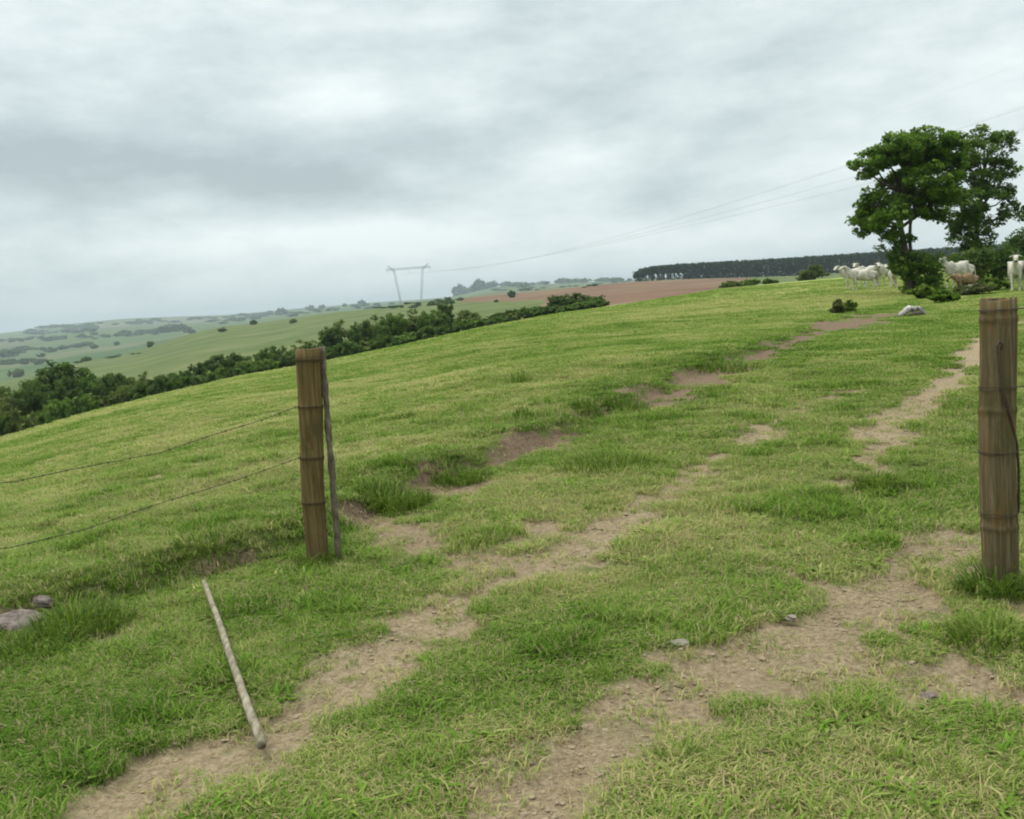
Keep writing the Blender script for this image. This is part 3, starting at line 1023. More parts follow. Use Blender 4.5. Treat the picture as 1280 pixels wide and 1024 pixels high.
BELT = [  # px, top y, distance, width px, shape, colour
    (-30, 470, 128, 60, 'wide', 'c'), (6, 474, 122, 44, 'round', 'd'), (34, 470, 136, 40, 'round', 'c'), (74, 446, 130, 56, 'tall', 'c'), (52, 470, 120, 40, 'wide', 'c'),
    (102, 456, 140, 34, 'round', 'c'), (126, 462, 134, 38, 'round', 'e'), (150, 461, 132, 36, 'wide', 'c'), (172, 467, 126, 34, 'round', 'd'), (190, 461, 150, 26, 'thin', 'd'),
    (214, 463, 122, 34, 'round', 'c'), (232, 460, 132, 26, 'round', 'e'), (248, 450, 130, 30, 'round', 'c'), (272, 441, 134, 36, 'round', 'c'), (296, 437, 136, 36, 'wide', 'c'),
    (318, 440, 132, 30, 'round', 'd'), (340, 431, 134, 30, 'round', 'e'), (358, 428, 140, 34, 'round', 'c'), (384, 421, 142, 32, 'thin', 'd'), (402, 424, 136, 30, 'round', 'c'),
    (422, 404, 146, 30, 'tall', 'c'), (438, 396, 148, 34, 'thin', 'd'), (456, 398, 144, 34, 'round', 'c'), (478, 387, 150, 44, 'round', 'd'), (500, 389, 146, 36, 'wide', 'e'),
    (526, 380, 150, 46, 'round', 'd'), (548, 384, 146, 36, 'round', 'e'), (566, 374, 152, 26, 'tall', 'c'), (588, 383, 148, 40, 'wide', 'd'), (606, 392, 142, 30, 'round', 'd'),
    (630, 388, 144, 28, 'round', 'c'), (654, 389, 142, 30, 'wide', 'c'), (678, 382, 148, 30, 'wide', 'c'), (702, 366, 152, 24, 'tall', 'c'), (722, 364, 152, 34, 'round', 'c'), (742, 366, 150, 30, 'round', 'c'), (758, 374, 148, 20, 'wide', 'e')]
ORD = {1: 'first', 2: 'second', 3: 'third'}


def ordn(n):
    w = ['zeroth', 'first', 'second', 'third', 'fourth', 'fifth', 'sixth', 'seventh', 'eighth', 'ninth', 'tenth', 'eleventh', 'twelfth', 'thirteenth', 'fourteenth', 'fifteenth', 'sixteenth',
         'seventeenth', 'eighteenth', 'nineteenth', 'twentieth', 'twenty-first', 'twenty-second', 'twenty-third', 'twenty-fourth', 'twenty-fifth', 'twenty-sixth', 'twenty-seventh']
    return w[n]


bl = sorted(BELT)
left = [b for b in bl if b[0] < 360]; mid = [b for b in bl if 360 <= b[0] < 620]; rightb = [b for b in bl if b[0] >= 620]
for part, txt in ((left, 'from the left in the belt left of the tan post'), (mid, 'tree of the belt right of the tan post'), (rightb, 'in the low belt end below the ploughed field')):
    for k, (px, ty, dist, w, shp, c) in enumerate(part):
        kind = (shp, c)
        if kind not in PT: kind = ('round', c)
        put_tree(kind, px, ty, dist, w, '%s %s tree, %s %s' % (SNAME[kind[0]], PNAME[c], ordn(k + 1), txt), 'trees of the belt beyond the pasture')

# undergrowth bushes at the foot of the belt
bproto = {}


def belt_bush(px, dist, wpx, hm, mat, n):
    az = math.atan((px - 640) / F); x, y = dist * math.sin(az), dist * math.cos(az)
    if mat not in bproto:
        g = np.random.default_rng(700 + len(bproto))
        lobes = [(.5 * math.cos(a), .5 * math.sin(a), .35 + .3 * g.random(), .5, .5, .35) for a in g.random(7) * 6.28]
        V, Q, S, C = crown(lobes, 60, 26, .22, .16, 710 + len(bproto), .4, .05)
        t = empty('belt_bush', (0, 0, 0))
        me = mesh_np('foliage', V, Q); attr(me, 'shade', S); link('foliage', me, M[mat], t)
        gg = Geo()
        for q in range(4):
            a = q * 1.6 + .4; gg.tube([(0, 0, -.2), (.3 * math.cos(a), .3 * math.sin(a), .3), (.5 * math.cos(a), .5 * math.sin(a), .6)], [.05, .035, .015], 5)
        link('stem', gg.mesh('stem'), M['bark'], t)
        bproto[mat] = t
    else:
        t = copy_tree(bproto[mat])
    w = wpx / F * dist
    t.location = (x, y, H(x, y) - .1); t.scale = (w, w, hm); t.rotation_euler = (0, 0, random.random() * 6.28)
    tag(t, n, 'bush', 'undergrowth bushes at the foot of the belt')


k = 0
cnt = {'leaf_c': 0, 'leaf_d': 0, 'leaf_b': 0}
for px in range(-20, 770, 21):
    pxx = px + random.uniform(-5, 5)
    mat = random.choice(['leaf_c', 'leaf_c', 'leaf_b', 'leaf_d'])
    d = np.interp(pxx, [0, 300, 600, 760], [112, 118, 132, 138])
    cnt[mat] += 1
    hm = np.interp(pxx, [0, 300, 450, 600, 700, 760], [3.2, 2.0, 2.4, 1.8, 1.5, 1.4]) * random.uniform(.8, 1.15)
    belt_bush(pxx, d + random.uniform(0, 6), 17, hm, mat, 'low %s bush, %s such from the left at the belt foot' % ({'leaf_c': 'dark green', 'leaf_d': 'olive', 'leaf_b': 'mid green'}[mat], ordn(cnt[mat])))

# scattered trees on the far hillside and skyline
FAR = [(205, 416, 15, 8), (214, 414, 16, 9), (224, 414, 16, 9), (232, 416, 12, 7), (240, 417, 7, 5), (188, 434, 8, 8), (118, 436, 8, 5), (50, 447, 9, 5), (12, 446, 22, 8), (106, 452, 12, 6), (146, 432, 6, 5), (278, 415, 10, 5), (317, 406, 7, 6), (366, 404, 8, 6),
       (352, 394, 11, 9), (387, 388, 9, 6), (402, 387, 8, 6), (430, 384, 6, 5), (452, 382, 9, 7), (20, 472, 14, 9), (640, 372, 9, 9), (620, 378, 5, 4), (560, 376, 8, 5), (575, 376, 8, 4)]
FARKIND = [('round', 'c'), ('round', 'e'), ('wide', 'c'), ('tall', 'c')]
FL = ['leftmost tree of the dark grove on the far hillside', 'second tree of the dark grove on the far hillside', 'third tree of the dark grove on the far hillside', 'fourth tree of the dark grove on the far hillside',
      'little tree just right of the dark grove on the hillside', 'lone dark tree midway down the far hillside', 'small tree on the lower left of the far hillside', 'distant dark tree near the left edge of the valley',
      'wide dark distant trees clump at the far left edge', 'bushy tree low on the hillside behind the tall belt tree', 'tiny tree left of the lone dark hillside tree', 'small tree on the crest right of the dark grove',
      'small tree below the hillside crest, left of the tan post', 'dark tree above the tan post on the far hillside', 'tallest dark tree on the hillside crest left of the pylon', 'first of two small crest trees above the tan post',
      'second of two small crest trees above the tan post', 'tiny tree on the crest left of the pylon', 'round tree on the crest just left of the pylon', 'pale hazy tree behind the left end of the belt',
      'round dark tree at the upper edge of the ploughed field', 'tiny bush at the upper left corner of the ploughed field', 'low crest tree right of the pylon', 'low crest bush further right of the pylon']
for i, (px, py, w, h) in enumerate(FAR):
    p = hit(px, py, start=250)
    if p is None: continue
    kind = FARKIND[i % 4]
    t = copy_tree(bproto[['leaf_c', 'leaf_b', 'leaf_c', 'leaf_d'][i % 4]])
    d = math.hypot(p.x, p.y)
    sh = h / F * d / 1.0; sw = w / F * d / 1.8
    t.name = 'hillside_tree'; t.location = p - Vector((0, 0, sh * .15)); t.scale = (sw, sw, sh * 1.15); t.rotation_euler = (0, 0, random.random() * 6.28)
    tag(t, FL[i], 'tree', 'scattered trees on the far hillside')
SKY = [(586, 14, 15), (594, 9, 11), (603, 8, 12), (611, 15, 13), (620, 9, 12), (629, 8, 10), (645, 6, 13), (660, 5, 16), (690, 4, 14), (715, 7, 16), (728, 6, 14), (742, 5, 14), (765, 5, 16), (782, 5, 14)]
for i, (px, h, w) in enumerate(SKY):
    az = math.atan((px - 640) / F); d = 3300 + 40 * (i % 3)
    # stand them where the far ridge is highest on this line of sight
    rs = np.linspace(1800, 6000, 400); zz = height(rs * math.sin(az), rs * math.cos(az)); k = int(np.argmax((zz - EYE) / rs)); d = rs[k]
    x, y = d * math.sin(az), d * math.cos(az)
    t = copy_tree(bproto[['leaf_c', 'leaf_b', 'leaf_d'][i % 3]])
    t.name = 'skyline_tree'; t.location = (x, y, H(x, y) - h / F * d * .2)
    t.scale = (w / F * d / 1.7, w / F * d / 1.7, h / F * d * 1.15); t.rotation_euler = (0, 0, i)
    tag(t, 'hazy grey-green tree clump on the skyline, %s from the left right of the pylon' % ordn(i + 1), 'tree', 'hazy trees on the distant skyline')



def distant_woods():
    src = bproto['leaf_c'].children[0].data
    if not len(src.polygons): return
    g = np.random.default_rng(909)
    V0 = np.empty(len(src.vertices) * 3, np.float32); src.vertices.foreach_get('co', V0); V0 = V0.reshape(-1, 4, 3)
    V0 = V0[g.random(len(V0)) < .16]           # far off: a few big leaf masses are enough
    ctr = V0.mean(1, keepdims=True); V0 = ctr + (V0 - ctr) * 2.2
    lines = [([(0, 412), (60, 409), (120, 407), (200, 402), (300, 396), (420, 388)], 90, 3.0), ([(0, 428), (70, 424), (150, 419), (205, 414)], 60, 3.0), ([(0, 440), (60, 438), (110, 432)], 30, 3.5),
             ([(260, 404), (330, 396), (400, 390)], 22, 2.4), ([(60, 462), (140, 446), (190, 440)], 9, 2.0), ([(0, 455), (60, 452)], 22, 3.5), ([(440, 386), (520, 382), (570, 378)], 40, 3.0),
             ([(600, 364), (700, 360), (790, 354)], 24, 2.2), ([(640, 358), (700, 352), (790, 350)], 70, 4.0), ([(30, 418), (120, 412)], 30, 3.0)]
    Vs = []; Ss = []
    for pts, n, hp in lines:
        pts = np.array(pts, float); u = g.random(n) ** 1.0 * (len(pts) - 1)
        px = np.interp(u, np.arange(len(pts)), pts[:, 0]); py = np.interp(u, np.arange(len(pts)), pts[:, 1]) + g.normal(size=n) * 1.3
        for a_, b_ in zip(px, py):
            p = hit(a_, b_, start=300, far=8000)
            if p is None: continue
            d = math.hypot(p.x, p.y); h = hp * (.5 + .8 * g.random()) / F * d; w = (4 + 7 * g.random()) / F * d / 1.8
            Vs.append((V0 * np.array([w, w, h]) + np.array(p)).reshape(-1, 3)); Ss.append(np.repeat(g.random(len(V0)) * .7, 4))
    V = np.concatenate(Vs)
    me = mesh_np('distant_woods', V, np.arange(len(V)).reshape(-1, 4)); attr(me, 'shade', np.concatenate(Ss))
    tag(link('distant_woods', me, M['leaf_c']), 'hazy lines of woodland along the far valley hills', 'woods', kind='stuff')


# ---- eucalyptus plantation: a far-off wood seen as one mass
def plantation():
    g = np.random.default_rng(77)
    Vs = []; Qs = []; Ss = []; n0 = 0
    gt_ = Geo()
    px0, px1 = 805, 1330
    for row in range(9):
        d = 860 + row * 9
        pxs = np.arange(px0 + row * .6, px1, 3.2)
        for px in pxs:
            px = px + g.normal() * .5
            az = math.atan((px - 640) / F); dd = d + g.normal() * 2
            x, y = dd * math.sin(az), dd * math.cos(az); z = H(x, y)
            top_el = np.interp(px, [805, 815, 840, 880, 960, 1060, 1300], [22, 27, 28.5, 28, 26, 24.5, 20])
            top = EYE + top_el / F * d
            h = max(4, top - z + g.normal() * .35)
            w = 1.5
            n = 44 if row < 3 else 14
            lo = .45 if (px < 865 and g.random() < .65) else .0
            c = np.stack([g.normal(size=n) * w * .55, g.normal(size=n) * w * .55, h * (lo + (1 - lo) * g.random(n) ** .8)], 1) + np.array([x, y, z])
            V, Q, S = leaf_quads(c, .2, 1.5, g, np.clip(g.random(n) * .5 + .5 * g.random(), 0, 1), 1.2)
            Vs.append(V); Qs.append(Q + n0); Ss.append(S); n0 += len(V)
            if row < 3:
                gt_.tube([(x, y, z - .5), (x, y, z + h * .85)], [.22, .08], 4, cap=False)
    o = empty('eucalyptus_plantation', (0, 0, 0))
    me = mesh_np('canopy', np.concatenate(Vs), np.concatenate(Qs)); attr(me, 'shade', np.concatenate(Ss))
    c_ = link('eucalyptus_plantation', me, M['euc'])
    bpy.data.objects.remove(o)
    tr = link('trunks', gt_.mesh('trunks'), M['farbark'], c_)
    tr['kind'] = 'stuff'
    tag(c_, 'long flat-topped blue-green tree plantation on the horizon', 'plantation', kind='stuff')


plantation()
distant_woods()


# ------------------------------------------------------------------ pylons and cables
def make_pylon(loc, rz, h, label):
    t = empty('pylon', loc, rz)

    def lattice(a, b, wa, wb, n, r, nm, mat=M['steel']):
        a = np.array(a, float); b = np.array(b, float)
        g = Geo()
        ax = (b - a) / np.linalg.norm(b - a)
        e1 = np.cross(ax, [0, 1, 0]); e1 /= np.linalg.norm(e1); e2 = np.cross(ax, e1)
        cor = [(1, 1), (-1, 1), (-1, -1), (1, -1)]

        def pt(t_, c): w = wa + (wb - wa) * t_; return a + (b - a) * t_ + e1 * c[0] * w / 2 + e2 * c[1] * w / 2
        for c in cor: g.tube([pt(0, c), pt(.5, c), pt(1, c)], r, 4)
        for k in range(n):
            for q in range(4):
                g.tube([pt(k / n, cor[q]), pt((k + 1) / n, cor[(q + 1) % 4])], r * .6, 3, cap=False)
                g.tube([pt((k + 1) / n, cor[q]), pt((k + 1) / n, cor[(q + 1) % 4])], r * .5, 3, cap=False)
        return link(nm, g.mesh(nm), mat, t)
    # two masts that converge a little towards the ground, a long crossarm with raised tips
    lattice((-9.5, 0, -1), (-14, 0, h * .86), 1.2, 1.9, 14, .13, 'mast')
    lattice((9.5, 0, -1), (14, 0, h * .86), 1.2, 1.9, 14, .13, 'mast')
    lattice((-22, 0, h * .90), (22, 0, h * .90), 1.6, 1.6, 22, .13, 'crossarm')
    lattice((-14, 0, h * .86), (-20, 0, h), 1.6, .4, 6, .12, 'earth_wire_peak')
    lattice((14, 0, h * .86), (20, 0, h), 1.6, .4, 6, .12, 'earth_wire_peak')
    for x in (-21, 0, 21):
        g = Geo()
        zs = np.linspace(h * .88, h * .88 - 3.4, 24)
        g.tube([(x, 0, z) for z in zs], [.05 if i % 2 else .14 for i in range(24)], 6)
        link('insulator', g.mesh('insulator'), M['glass'], t)
    tag(t, label, 'pylon', 'power line pylons')
    return t


pa_az = math.atan((525 - 640) / F); pd = 1000
PA = Vector((pd * math.sin(pa_az), pd * math.cos(pa_az), 0)); PA.z = H(PA.x, PA.y)
ph = EYE + (hor_y(525) - 331) / F * pd - PA.z
pb_az = math.atan((1560 - 640) / F); pbd = 215
PB = Vector((pbd * math.sin(pb_az), pbd * math.cos(pb_az), 0)); PB.z = H(PB.x, PB.y)
line_dir = math.atan2(PB.y - PA.y, PB.x - PA.x)
rzp = line_dir - math.pi / 2
rz_a = R(2)
make_pylon(PA, rz_a, ph, 'grey lattice power pylon with two masts on the skyline')
pb2 = make_pylon(PB, rzp, ph, 'power pylon out of frame on the right')
CABN = ['lowest faint power cable', 'second faint power cable from the bottom', 'middle faint power cable', 'fourth faint power cable from the bottom', 'topmost faint power cable']
for i, (ox, oz) in enumerate([(-21, .80), (0, .80), (21, .80), (-20, 1.0), (20, 1.0)]):
    def tip(Pp, rz): return np.array([Pp.x + ox * math.cos(rz), Pp.y + ox * math.sin(rz), Pp.z + ph * oz])
    a = tip(PA, rz_a); b = tip(PB, rzp)
    g = Geo()
    ts = np.linspace(0, 1, 60)
    sag = 9 if oz < .9 else 6
    pts = [a * (1 - s) + b * s - np.array([0, 0, 4 * sag * s * (1 - s)]) for s in ts]
    g.tube(pts, .011 if oz < .9 else .007, 5)
    if oz < .9:
        for dx in (.22, -.22):
            g.tube([p + np.array([dx, dx, -.3]) for p in pts], .010, 5)
    tag(link('power_cable', g.mesh('power_cable'), M['cable']), CABN[i] + ' crossing the sky right of the pylon', 'power cable', 'power cables crossing the sky')


# ------------------------------------------------------------------ cattle
def skin_mesh(name, verts, edges, radii, root=0, sub=1):
    me = bpy.data.meshes.new(name)
    me.from_pydata([tuple(v) for v in verts], edges, [])
    o = bpy.data.objects.new(name, me); COL.objects.link(o)
    sk = o.modifiers.new('skin', 'SKIN')
    for i, r in enumerate(radii):
        v = me.skin_vertices[0].data[i]
        v.radius = r if isinstance(r, tuple) else (r, r)
        v.use_root = (i == root)
    sk.use_smooth_shade = True; sk.branch_smoothing = .3
    sb = o.modifiers.new('sub', 'SUBSURF'); sb.levels = sub; sb.render_levels = sub
    dg = bpy.context.evaluated_depsgraph_get(); dg.update()
    m2 = bpy.data.meshes.new_from_object(o.evaluated_get(dg))
    bpy.data.objects.remove(o); bpy.data.meshes.remove(me)
    m2.name = name
    return m2


def cow_mesh(head_yaw=0.0, head_up=.25, graze=0.0, step=.08, headless=False):
    """facing +x, withers at about 1.4 m. head_yaw turns the head to the side (+ = left)"""
    V = []; E = []; Rr = []

    def v(p, r, prev=None):
        V.append(p); Rr.append(r)
        if prev is not None: E.append((prev, len(V) - 1))
        return len(V) - 1
    root = v((0, 0, .96), (.34, .42))
    ch = v((.35, 0, .98), (.31, .42), root)
    sh = v((.62, 0, 1.05), (.22, .33), ch)
    ab = v((-.32, 0, .99), (.34, .39), root)
    hp = v((-.66, 0, 1.06), (.27, .30), ab)
    rp = v((-.86, 0, 1.06), (.13, .17), hp)
    hump = v((.50, 0, 1.44), (.09, .10), ch)
    # neck and head
    cy, sy = math.cos(head_yaw), math.sin(head_yaw)
    n1 = v((.84, .05 * sy, 1.24), (.15, .25), sh)
    nz = 1.24 + head_up
    n2 = v((.98 + .10 * cy, .16 * sy, nz), (.115, .165), n1)
    hx, hy, hz = .98 + .22 * cy, .28 * sy, nz + .13
    po = v((hx, hy, hz), (.10, .11), n2)
    fx = v((hx + .20 * cy, hy + .20 * sy, hz - .13), (.095, .10), po)
    mz = v((hx + .38 * cy, hy + .38 * sy, hz - .30), (.065, .065), fx)
    for s in (-1, 1):
        e1 = v((hx - .02 * cy - .13 * s * sy, hy - .02 * sy + .13 * s * cy, hz + .0), (.03, .03), po)
        v((hx - .05 * cy - .27 * s * sy, hy - .05 * sy + .27 * s * cy, hz - .07), (.035, .02), e1)
    dl = v((.88, 0, .90), (.05, .17), sh)
    # legs
    for s, st in ((-1, step), (1, -step)):
        a = v((.52, .15 * s, .80), (.10, .12), ch)
        b = v((.52 + st * .4, .16 * s, .50), (.055, .06), a)
        c = v((.52 + st, .16 * s, .22), (.038, .04), b)
        d = v((.53 + st, .16 * s, .07), (.042, .045), c)
        v((.56 + st, .16 * s, .0), (.05, .055), d)
    for s, st in ((-1, -step), (1, step)):
        a = v((-.66, .16 * s, .82), (.12, .17), hp)
        b = v((-.58 + st * .5, .17 * s, .62), (.075, .095), a)
        c = v((-.76 + st, .17 * s, .42), (.045, .052), b)
        d = v((-.72 + st, .17 * s, .12), (.038, .042), c)
        v((-.68 + st, .17 * s, .0), (.05, .055), d)
    # tail
    t1 = v((-.99, 0, 1.08), (.03, .03), rp)
    t2 = v((-1.03, .02, .75), (.02, .02), t1)
    v((-1.02, .03, .38), (.035, .035), t2)
    me = skin_mesh('body', V, E, Rr, 0, 2)
    return me, (hx, hy, hz, cy, sy), V[mz]


def make_cow(name, loc, rz, scale, label, hide, **kw):
    me, (hx, hy, hz, cy, sy), mz = cow_mesh(**kw)
    me.materials.append(M[hide]); me.materials.append(M['muzzle'])
    n = len(me.polygons)
    for p in me.polygons:
        c = p.center
        p.use_smooth = True
        if (Vector(c) - Vector(mz)).length < .085 or c.z < .035: p.material_index = 1
    t = empty(name, loc, rz)
    t.scale = (scale,) * 3
    b = link('body', me, None, t)
    for s in (-1, 1):
        g = Geo()
        bx, by = hx - .03 * cy - .06 * s * sy, hy - .03 * sy + .06 * s * cy
        g.tube([(bx, by, hz + .06), (bx - .02 * cy - .05 * s * sy, by - .02 * sy + .05 * s * cy, hz + .16), (bx - .04 * cy - .06 * s * sy, by - .04 * sy + .06 * s * cy, hz + .24)], [.022, .016, .006], 6)
        link('horn', g.mesh('horn'), M['horn'], t)
        ex, ey = hx + .10 * cy - .085 * s * sy, hy + .10 * sy + .085 * s * cy
        g = Geo(); g.tube([(ex, ey, hz - .015), (ex + .008, ey, hz - .02), (ex + .016, ey, hz - .028)], [.012, .018, .008], 6)
        link('eye', g.mesh('eye'), M['muzzle'], t)
    tag(t, label, 'cow', 'cattle beside the trees')
    return t


def cow_at(px, py_top, dist, **kw):
    pass


def put_cow(px, py, rz, hpx, label, hide='hide', name='cow', depth=None, **kw):
    """feet seen at px,py ; hpx = height of the back in photo pixels"""
    b = hit(px, py)
    if depth: b = Vector((b.x * depth / b.y, depth, 0)); b.z = H(b.x, b.y)
    s = hpx * .94 * b.y / F / 1.36
    return make_cow(name, b, rz, s, label, hide, **kw)


put_cow(1079, 363, R(176), 27.5, 'white cow in front of the left group, side on with raised head', head_yaw=.2, head_up=.28)
put_cow(1070, 361, R(160), 27, 'white cow partly hidden behind the foremost side-on cow', depth=None, head_yaw=.9, head_up=.2)
put_cow(1086, 359, R(200), 27, 'white cow at the back of the left group with raised head', head_yaw=.6, head_up=.25)
put_cow(1108, 357, R(215), 27, 'white cow nearest the tree trunk on its left, facing the gate', head_yaw=.8, head_up=.15)
put_cow(1117, 359, R(252), 25, 'whitish cow half hidden behind the big tree trunk', head_yaw=.2, head_up=.12)
put_cow(1199, 360, R(196), 34, 'white cow with raised head standing between the two trees', head_yaw=.5, head_up=.3)
put_cow(1208, 366, R(186), 25, 'tan calf in front of the white cow between the trees', hide='hide_tan', name='calf', head_yaw=.3, head_up=-.05)
put_cow(1270, 364, R(243), 38, 'white cow at the right edge facing straight at the camera', head_yaw=.05, head_up=.30)
put_cow(1288, 362, R(232), 36, 'greyish white cow cut off by the right edge, behind its neighbour', head_yaw=.4, head_up=.05)
put_cow(321, 465, R(100), 8, 'tiny white cow in the far left dip before the tree belt', head_yaw=0, head_up=.1)


# ------------------------------------------------------------------ posts
def lathe_post(name, base, top, prof, seg, mat, jag=0.0, seed=1, hollow=True):
    """prof: list of (t along 0..1, radius, node darkness). local origin at base, axis to top"""
    g = np.random.default_rng(seed)
    ax = np.array(top - base, float); L = np.linalg.norm(ax); axn = ax / L
    e1 = np.cross(axn, [0, 1, 0]); e1 /= np.linalg.norm(e1); e2 = np.cross(axn, e1)
    ang = np.linspace(0, 2 * np.pi, seg, endpoint=False)
    lob = 1 + .02 * np.sin(ang * 2 + seed) + .012 * np.sin(ang * 5 + 2)
    V = []; A = []
    bowx = lambda t: .012 * math.sin(t * 3.1) + .003 * math.sin(t * 11 + seed)
    for t, r, nd in prof:
        off = axn * (t * L) + e1 * bowx(t)
        ring = off + np.outer(np.cos(ang) * r * lob, e1) + np.outer(np.sin(ang) * r * lob, e2)
        if t >= .999 and jag:
            ring = ring + np.outer(jag * (fbm(np.cos(ang) * 2 + 5, np.sin(ang) * 2 + 5, seed) - .6) * 2, axn)
        V.append(ring); A += [nd] * seg
    n = len(prof)
    rt = prof[-1][1]
    top_c = axn * L + e1 * bowx(1)
    inner = []
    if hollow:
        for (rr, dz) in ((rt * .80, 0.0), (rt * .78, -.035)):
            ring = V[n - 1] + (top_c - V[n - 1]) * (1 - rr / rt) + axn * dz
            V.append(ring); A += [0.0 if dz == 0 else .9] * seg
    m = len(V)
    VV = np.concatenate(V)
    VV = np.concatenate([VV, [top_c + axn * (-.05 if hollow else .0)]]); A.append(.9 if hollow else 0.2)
    i = np.arange(m - 1)[:, None] * seg; j = np.arange(seg)[None]
    Q = np.stack([i + j, i + (j + 1) % seg, i + seg + (j + 1) % seg, i + seg + j], -1).reshape(-1, 4)
    T = np.array([((m - 1) * seg + k_, (m - 1) * seg + (k_ + 1) % seg, m * seg) for k_ in range(seg)])
    me = mesh_np(name, VV, [Q, T], True); attr(me, 'node', A)
    me.materials.append(mat)
    o = link(name, me)
    o.location = base
    return o, axn, e1, e2, L


def bamboo_prof(nodes, r0, r1, L_under, dark=.75):
    ts = sorted(set(list(np.linspace(0, 1, 24)) + sum([[t - .012, t - .006, t, t + .006, t + .014] for t in nodes], [])))
    out = []
    for t in ts:
        if t < 0 or t > 1: continue
        r = r0 + (r1 - r0) * t
        dn = min([abs(t - n) for n in nodes] + [1])
        bul = .0038 * math.exp(-(dn / .008) ** 2)
        sw = .002 * math.exp(-(dn / .05) ** 2)
        out.append((t, r + bul + sw - .0015 * math.exp(-((dn - .016) / .006) ** 2), dark * math.exp(-(dn / .006) ** 2)))
    return out


LB = hit(398, 702); DL = LB.y
LT = at_depth(386, 436, DL + .02)
under = (LB - LT).normalized() * .25
rl = 14.8 * DL / F
# nodes seen at photo rows 450, 506, 568, 623
Lp = (LT - (LB + under)).length


def t_row(py, top, bot_py, top_py, base, L): return 1 - (py - top_py) / (bot_py - top_py) * ((top - base).length - .25) / L


base_l = LB + under
nodes_l = [1 - (py - 436) / (697 - 436) * (Lp - .25) / Lp for py in (450, 506, 568, 623)]
postL, axL, e1L, e2L, LLp = lathe_post('bamboo_post', base_l, LT, bamboo_prof(nodes_l, rl * .90, rl * 1.06, .25), 40, M['bamboo'], .012, 3)
tag(postL, 'tan bamboo gate post with dark joints, left side of the gateway', 'fence post')

RB = hit(1252, 731); DR = RB.y
RT = at_depth(1248, 373, DR + .01)
base_r = RB + (RB - RT).normalized() * .25
LR = (RT - base_r).length
rr_ = 21.6 * DR / F
vis = (LR - .25) / LR
nodes_r = [1 - (py - 373) / (726 - 373) * vis for py in (398, 508, 652)]
postR, axR, e1R, e2R, LRp = lathe_post('bamboo_post', base_r, RT, bamboo_prof(nodes_r, rr_ * 1.0, rr_ * .97, .25, .2), 44, M['bamboo_grey'], .03, 8)
tag(postR, 'thick weathered grey-brown post with rough top, right side of the gateway', 'fence post')


# barbed wires
def wire_geo(pts, r=.0017, twist=.06, barbs=.12, seed=0):
    g = Geo(); rs = np.random.default_rng(seed)
    P = np.array([list(p) for p in pts], float)
    # resample
    d = np.concatenate([[0], np.cumsum(np.linalg.norm(np.diff(P, axis=0), axis=1))])
    n = max(12, int(d[-1] / .018)); s = np.linspace(0, d[-1], n)
    C = np.stack([np.interp(s, d, P[:, k]) for k in range(3)], 1)
    tan = np.gradient(C, axis=0); tan /= np.linalg.norm(tan, axis=1)[:, None]
    e1 = np.cross(tan, [0, 0, 1]); e1 /= np.linalg.norm(e1, axis=1)[:, None]; e2 = np.cross(tan, e1)
    for ph_ in (0, math.pi):
        a = s / twist * 2 * math.pi + ph_
        g.tube(C + e1 * (np.cos(a) * r)[:, None] + e2 * (np.sin(a) * r)[:, None], r, 5)
    k = barbs * .5
    while k < d[-1]:
        i = int(k / d[-1] * (n - 1))
        for q in range(4):
            a = q * 1.57 + rs.random()
            v = e1[i] * math.cos(a) + e2[i] * math.sin(a) + tan[i] * (.5 if q % 2 else -.5)
            g.tube([C[i] - v * .002, C[i] + v * .008, C[i] + v * .016], [.0013, .0013, .0005], 4, cap=False)
        a = np.linspace(0, 6.28 * 2, 14)
        g.tube([C[i] + e1[i] * math.cos(t_) * r * 2.2 + e2[i] * math.sin(t_) * r * 2.2 + tan[i] * (t_ - 6.28) * .0012 for t_ in a], .0012, 4, cap=False)
        k += barbs
    return g


# off-frame posts the wires run on to
OL = Vector((-4.2, 4.75, 0)); OL.z = H(OL.x, OL.y)
OR = Vector((4.6, 4.2, 0)); OR.z = H(OR.x, OR.y)
p3, *_ = lathe_post('bamboo_post', OL - Vector((0, 0, .25)), OL + Vector((0, 0, 1.25)), bamboo_prof([.2, .45, .7, .93], .07, .065, .25), 24, M['bamboo_grey'], .01, 12)
tag(p3, 'fence post out of frame on the left carrying the wires', 'fence post')
p4, *_ = lathe_post('bamboo_post', OR - Vector((0, 0, .25)), OR + Vector((0, 0, 1.3)), bamboo_prof([.2, .45, .7, .93], .07, .065, .25), 24, M['bamboo_grey'], .01, 14)
tag(p4, 'fence post out of frame on the right carrying the wires', 'fence post')


def on_left(px, py):
    f = px / 370.0
    return at_depth(px, py, DL * f + (DL - .95) * (1 - f))


for pts_px, lab in (([(379, 506), (367, 510), (325, 526), (281, 539), (200, 566), (94, 586), (19, 602)], 'upper sagging barbed wire running left from the tan post'),
                    ([(383, 570), (372, 573), (300, 599), (194, 631), (109, 661), (16, 684)], 'lower sagging barbed wire running left from the tan post')):
    pts = [on_left(*p) for p in pts_px]
    # close to the surface of the post at the start, on to the off-frame post at the end
    zend = pts[-1].z + .10
    pts.append(Vector((OL.x + .07, OL.y + .02, zend)))
    w = link('barbed_wire', wire_geo(pts, seed=len(lab)).mesh('barbed_wire'), M['iron'])
    tag(w, lab, 'barbed wire', 'barbed wires left of the gateway')


def ring_pts(postbase, axn, e1, e2, L, t, r, n=40, tilt=0.0):
    c = np.array(postbase) + axn * t * L + e1 * .012 * math.sin(t * 3.1)
    a = np.linspace(0, 2 * np.pi, n)
    return [c + e1 * math.cos(x) * r + e2 * math.sin(x) * r + axn * tilt * math.sin(x + 1) for x in a]


